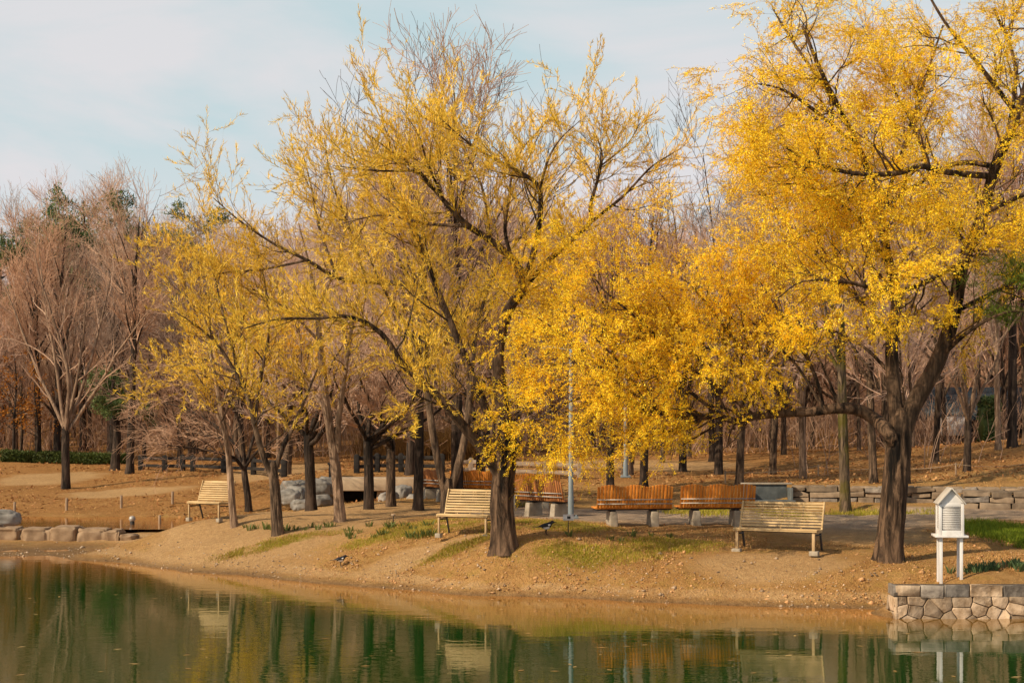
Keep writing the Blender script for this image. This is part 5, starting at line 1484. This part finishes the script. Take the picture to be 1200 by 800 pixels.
def car(loc, rz, label):
    t = thing('parked_car', label, 'car', loc, rz)
    prof = [(-2.1, .35), (-2.12, .7), (-1.95, .92), (-1.35, 1.0), (-.85, 1.42), (.55, 1.46), (1.25, 1.02), (1.95, .86), (2.12, .62), (2.1, .35)]
    n = len(prof); V = []
    for y, k in ((-.84, 1), (-.70, 2), (.70, 2), (.84, 1)):
        for x, z in prof: V.append((x, y * (1 if k == 1 or z > 1.1 else 1.15), z if k == 2 else (z if z < 1.05 else 1.02)))
    fc = [tuple(range(n))[::-1], tuple(range(3 * n, 4 * n))]
    for r_ in range(3):
        for i in range(n):
            j = (i + 1) % n; fc.append((r_ * n + i, r_ * n + j, (r_ + 1) * n + j, (r_ + 1) * n + i))
    m = MB(); m.add(np.array(V), fc); m.build('body', M['white_car'], t, bevel=.03)
    for sy in (-1, 1):
        m = MB(); m.add(np.array([(-1.2, sy * .80, 1.04), (1.05, sy * .80, 1.04), (.5, sy * .715, 1.38), (-.82, sy * .715, 1.36)]), [(0, 1, 2, 3)]); m.build('window', M['glass_dark'], t)
        for x in (-1.3, 1.3):
            m = MB(); tubes(m, np.array([[[x, sy * .66, .32], [x, sy * .72, .32], [x, sy * .86, .32]]]), np.array([[.1, .32, .31]]), 18, 0, True); w = m.build('wheel', M['tyre'], t)
            m = MB(); tubes(m, np.array([[[x, sy * .861, .32], [x, sy * .87, .32], [x, sy * .875, .32]]]), np.array([[.19, .18, .05]]), 14, 0, True); m.build('rim', M['steel'], w)
cx = (1119 - 600) / F * 82; car((cx, 82, float(gz(cx, 82)[0])), 1.25, 'pale parked car mostly hidden by trunks below the dark blue roof')
leaf_box('shrub', 'dark clipped evergreen shrub below the dark blue roof', 'shrub', [np.array([(u - 600) / F * 72, 72, float(gz((u - 600) / F * 72, 72)[0])]) for u in (1150, 1160, 1168)], 2.3, 1.2, M['needle'], M['needle'], 2600, .16, .05)


# ------------------------------------------------------------------ ground cover
def blades(name, label, n, sampler, h0, h1, w, mat, seed, bend=.35):
    rg = np.random.default_rng(seed)
    x, y = sampler(rg, n); z = gz(x, y); ok = z > .06; x, y, z = x[ok], y[ok], z[ok]; n = len(x)
    h = rg.uniform(h0, h1, n)[:, None]; a = rg.uniform(0, 6.28, n)
    side = np.stack([np.cos(a), np.sin(a), np.zeros(n)], 1) * w
    d = norm(np.stack([rg.normal(size=n) * bend, rg.normal(size=n) * bend, np.ones(n)], 1)); d2 = norm(d + rg.normal(size=(n, 3)) * bend * np.array([1, 1, .3]))
    b = np.stack([x, y, z - .01], 1)
    V = np.stack([b - side, b + side, b + d * h * .55 + side * .7, b + d * h * .55 - side * .7, b + d * h * .55 + d2 * h * .45], 1)
    i = np.arange(n)[:, None] * 5
    mb = MB(); mb.add(V.reshape(-1, 3), i + np.array([[0, 1, 2, 3]]), 0)
    mb.f.append(i + np.array([[3, 2, 4]])); mb.m.append(np.zeros(n, np.int32))
    return tag(mb.build(name, mat), label, None, None, 'stuff')


def in_patches(pats, clump=.0):
    A = np.array([p[2] * p[3] for p in pats]); A = A / A.sum()
    def f(rg, n):
        k = rg.choice(len(pats), n, p=A); p = np.array(pats)[k]
        r = np.sqrt(rg.random(n)) * (1 + rg.normal(size=n) * .18); a = rg.uniform(0, 6.28, n)
        x = p[:, 0] + np.cos(a) * r * p[:, 2]; y = p[:, 1] + np.sin(a) * r * p[:, 3]
        q = np.array([mnoise.noise(Vector((a_ * 1.1, b_ * 1.1, 3))) for a_, b_ in zip(x, y)])
        ok = q > clump; return x[ok], y[ok]
    return f


def in_band(u0, u1, Y0, Y1, thr=-.1, fr=1.0):
    def f(rg, n):
        Y = rg.uniform(Y0, Y1, n); x = (rg.uniform(u0, u1, n) - 600) / F * Y
        q = np.array([mnoise.fractal(Vector((a_ * fr, b_ * fr, 5)), 1, 2, 3) for a_, b_ in zip(x, Y)])
        sand = pmask(x, Y, SAND, .3); pth = pmask(x, Y, PATHM, .2)
        ok = (q > thr) & (sand < .35) & (pth < .3); return x[ok], Y[ok]
    return f

blades('grass', 'short yellow green grass in patches on the bank', 46000, in_patches(GREEN[:8], -.2), .03, .085, .006, M['grass'], 401)
blades('lush_grass', 'bright green grass mound at the right edge of the view', 9000, in_patches([patch(1185, 626, 42, 14)], -.6), .08, .2, .008, M['grass_lush'], 402)
blades('verge_grass', 'tufts of green grass along the strips beside the path', 6000, in_patches([patch(1010, 603, 38, 3), patch(590, 594, 40, 3), patch(1090, 602, 30, 3), patch(820, 600, 40, 3), patch(915, 602, 30, 3)], -.3), .06, .16, .008, M['grass'], 403)
blades('dry_grass', 'dry straw coloured grass on the bank', 90000, in_band(150, 1300, 24.2, 31.5, -.16), .02, .075, .005, M['dry'], 404, .6)
blades('slope_grass', 'dry grass tufts on the slopes behind the benches', 26000, in_band(-60, 1300, 40, 62, .12), .05, .14, .009, M['dry'], 405, .6)


def litter(name, label, n, sampler, L, seed):
    rg = np.random.default_rng(seed); x, y = sampler(rg, n); z = gz(x, y); ok = z > .05; x, y, z = x[ok], y[ok], z[ok]; n = len(x)
    pos = np.stack([x, y, z + .012 + rg.random(n) * .02], 1)
    d = norm(np.stack([rg.normal(size=n), rg.normal(size=n), rg.normal(size=n) * .35], 1)); s = norm(np.cross(d, np.stack([rg.normal(size=n) * .4, rg.normal(size=n) * .4, np.ones(n)], 1)))
    l = rg.uniform(.6, 1.4, n)[:, None] * L
    V = np.stack([pos, pos + d * l * .5 + s * l * .3, pos + d * l, pos + d * l * .5 - s * l * .3], 1).reshape(-1, 3)
    mb = MB(); mb.add(V, np.arange(len(V)).reshape(-1, 4)); return tag(mb.build(name, M['litter']), label, None, None, 'stuff')
litter('fallen_leaves', 'dead brown leaves scattered over the near bank', 16000, in_band(60, 1300, 24.2, 38, -.2), .045, 411)
litter('leaf_litter', 'thick carpet of dead leaves over the far slopes', 42000, in_band(-120, 1320, 41, 75, -.15, .5), .11, 412)


blades('straw', 'dead straw mixed into the green grass patches', 22000, in_patches(GREEN[:8], -.3), .03, .1, .005, M['dry'], 406, .7)


# pebbles along the waterline
def pebbles():
    rg = np.random.default_rng(421); n = 1500
    u = rg.uniform(0, 1046, n); x_ = []; 
    vs = np.interp(u, [0, 100, 200, 300, 400, 500, 600, 700, 800, 900, 1000, 1050], [651, 656, 667, 676, 685, 692, 698, 702, 706, 710, 713, 714]) - np.abs(rg.normal(size=n)) * 7 + 1
    Y = (CAMH - .04) * F / (vs - HOR); Y = Y + rg.uniform(-.1, 1.0, n); x = (u - 600) / F * Y; z = gz(x, Y)
    ok = z > -.01; x, Y, z = x[ok], Y[ok], z[ok]; n = len(x)
    oc = np.array([[1, 0, 0], [0, 1, 0], [-1, 0, 0], [0, -1, 0], [0, 0, .7], [0, 0, -.7]], float)
    f = np.array([[0, 1, 4], [1, 2, 4], [2, 3, 4], [3, 0, 4], [1, 0, 5], [2, 1, 5], [3, 2, 5], [0, 3, 5]])
    s = rg.gamma(2, .006, n)[:, None, None] + .005
    V = oc[None] * s * rg.uniform(.6, 1.4, (n, 6, 1)) + np.stack([x, Y, z + .005], 1)[:, None]
    mb = MB(); mb.add(V.reshape(-1, 3), (np.arange(n)[:, None, None] * 6 + f[None]).reshape(-1, 3))
    tag(mb.build('pebbles', M['stone_warm']), 'small stones washed along the waterline', None, None, 'stuff')
pebbles()


def clods():
    rg = np.random.default_rng(441); x, Y = in_band(120, 1300, 24.0, 31.5, -.25)(rg, 13000)
    z = gz(x, Y); ok = (z > .05) & (rg.random(len(x)) < np.clip(1.25 - z, .12, 1)); x, Y, z = x[ok], Y[ok], z[ok]; n = len(x)
    oc = np.array([[1, 0, 0], [0, 1, 0], [-1, 0, 0], [0, -1, 0], [0, 0, .7], [0, 0, -.7]], float)
    f = np.array([[0, 1, 4], [1, 2, 4], [2, 3, 4], [3, 0, 4], [1, 0, 5], [2, 1, 5], [3, 2, 5], [0, 3, 5]])
    s_ = rg.gamma(2, .0065, n)[:, None, None] + .006
    V = oc[None] * s_ * rg.uniform(.5, 1.5, (n, 6, 1)) + np.stack([x, Y, z + .004], 1)[:, None]
    mb = MB(); mb.add(V.reshape(-1, 3), (np.arange(n)[:, None, None] * 6 + f[None]).reshape(-1, 3))
    tag(mb.build('soil_crumbs', M['soil']), 'crumbled soil and grit over the sloping bank', None, None, 'stuff')
clods()

# floating debris on the pond
def debris():
    rg = np.random.default_rng(431); n = 90
    u = rg.uniform(0, 1200, n); v = 690 + rg.random(n) ** 1.5 * 105; Y = CAMH * F / (v - HOR); x = (u - 600) / F * Y
    a = rg.uniform(0, 6.28, n); l = rg.uniform(.02, .06, n); st = rg.uniform(1, 2.2, n)
    d = np.stack([np.cos(a) * l * st, np.sin(a) * l, np.zeros(n)], 1); s = np.stack([-np.sin(a) * l * .5, np.cos(a) * l * .5, np.zeros(n)], 1)
    p = np.stack([x, Y, np.full(n, .006)], 1)
    ok = gz(x, Y) < -.03; p, d, s = p[ok], d[ok], s[ok]
    V = np.stack([p - d, p + s, p + d, p - s], 1).reshape(-1, 3); mb = MB(); mb.add(V, np.arange(len(V)).reshape(-1, 4))
    tag(mb.build('floating_leaves', M['dry']), 'scraps of leaf floating on the dark pond', None, None, 'stuff')
debris()


# ------------------------------------------------------------------ bulb shoots: every clump a plant of its own
def shoot_clump(nm, lab, grp, mat, seed, n=16, h=.2, r=.07):
    rg = np.random.default_rng(seed); a = rg.uniform(0, 6.28, n); q = np.sqrt(rg.random(n)) * r
    b = np.stack([np.cos(a) * q, np.sin(a) * q, np.full(n, -.02)], 1)
    d = norm(np.stack([np.cos(a) * .35 + rg.normal(size=n) * .1, np.sin(a) * .35 + rg.normal(size=n) * .1, np.ones(n)], 1)); d2 = norm(d + np.stack([np.cos(a) * .35, np.sin(a) * .35, np.full(n, -.1)], 1))
    hh = rg.uniform(.6, 1.15, n)[:, None] * h; c = rg.uniform(0, 6.28, n); s = np.stack([np.cos(c), np.sin(c), np.zeros(n)], 1) * .011
    V = np.stack([b - s, b + s, b + d * hh * .6 + s * 1.1, b + d * hh * .6 - s * 1.1, b + d * hh * .6 + d2 * hh * .4], 1)
    i = np.arange(n)[:, None] * 5; mb = MB(); mb.add(V.reshape(-1, 3), i + np.array([[0, 1, 2, 3]])); mb.f.append(i + np.array([[3, 2, 4]])); mb.m.append(np.zeros(n, np.int32))
    return tag(mb.build(nm, mat), lab, 'plant', grp)

rg = random.Random(77)
pa = [shoot_clump('bulb_plant', 'clump of green bulb shoots in the bed between the pale willow and short brown willow', 'bulb shoots in the left bed', M['shoot2'], 500 + k, 14, .17) for k in range(3)]
used = set()
spots = [(285 + 9 * k + rg.uniform(-3, 3), 619 + rg.uniform(-3, 3) - .06 * k) for k in range(13)] + [(400 + rg.uniform(0, 108), rg.uniform(616, 631)) for k in range(26)] + [(705 + rg.uniform(-40, 90), 632 + rg.uniform(-4, 6)) for k in range(6)]
for k, (u, v) in enumerate(spots):
    p = gp(u, v); o = pa[k % 3]
    if k >= 3:
        o = o.copy(); COL.objects.link(o)
    o.location = tuple(p); o.rotation_euler = (0, 0, rg.uniform(0, 6)); s = rg.uniform(.7, 1.25); o.scale = (s, s, s)
    lab, grp = (('clump of green bulb shoots in the row behind the short brown willow', 'bulb shoots behind the short brown willow') if k < 13 else
                ('clump of green bulb shoots scattered left of the middle bench', 'bulb shoots left of the middle bench') if k < 39 else
                ('small green tuft on the grass in front of the orange bench', 'green tufts by the orange bench'))
    o['label'] = lab; o['group'] = grp
pb_ = [shoot_clump('bulb_plant', 'clump of blue green bulb shoots behind the pond wall', 'bulb shoots by the white box', M['shoot'], 520 + k, 18, .2, .09) for k in range(2)]
for k in range(24):
    u = 1112 + rg.uniform(0, 100); v = 671 - (u - 1112) * .06 + rg.uniform(-3.5, 3)
    o = pb_[k % 2]
    if k >= 2:
        o = o.copy(); COL.objects.link(o)
    o.location = tuple(gp(u, v)); o.rotation_euler = (0, 0, rg.uniform(0, 6)); s = rg.uniform(.65, 1.0); o.scale = (s, s, s)

for lm in list(bpy.data.lights):
    pass
bpy.context.view_layer.update()
print('faces', sum(len(o.data.polygons) for o in bpy.data.objects if o.type == 'MESH'), 'unique', sum(len(m.polygons) for m in bpy.data.meshes))
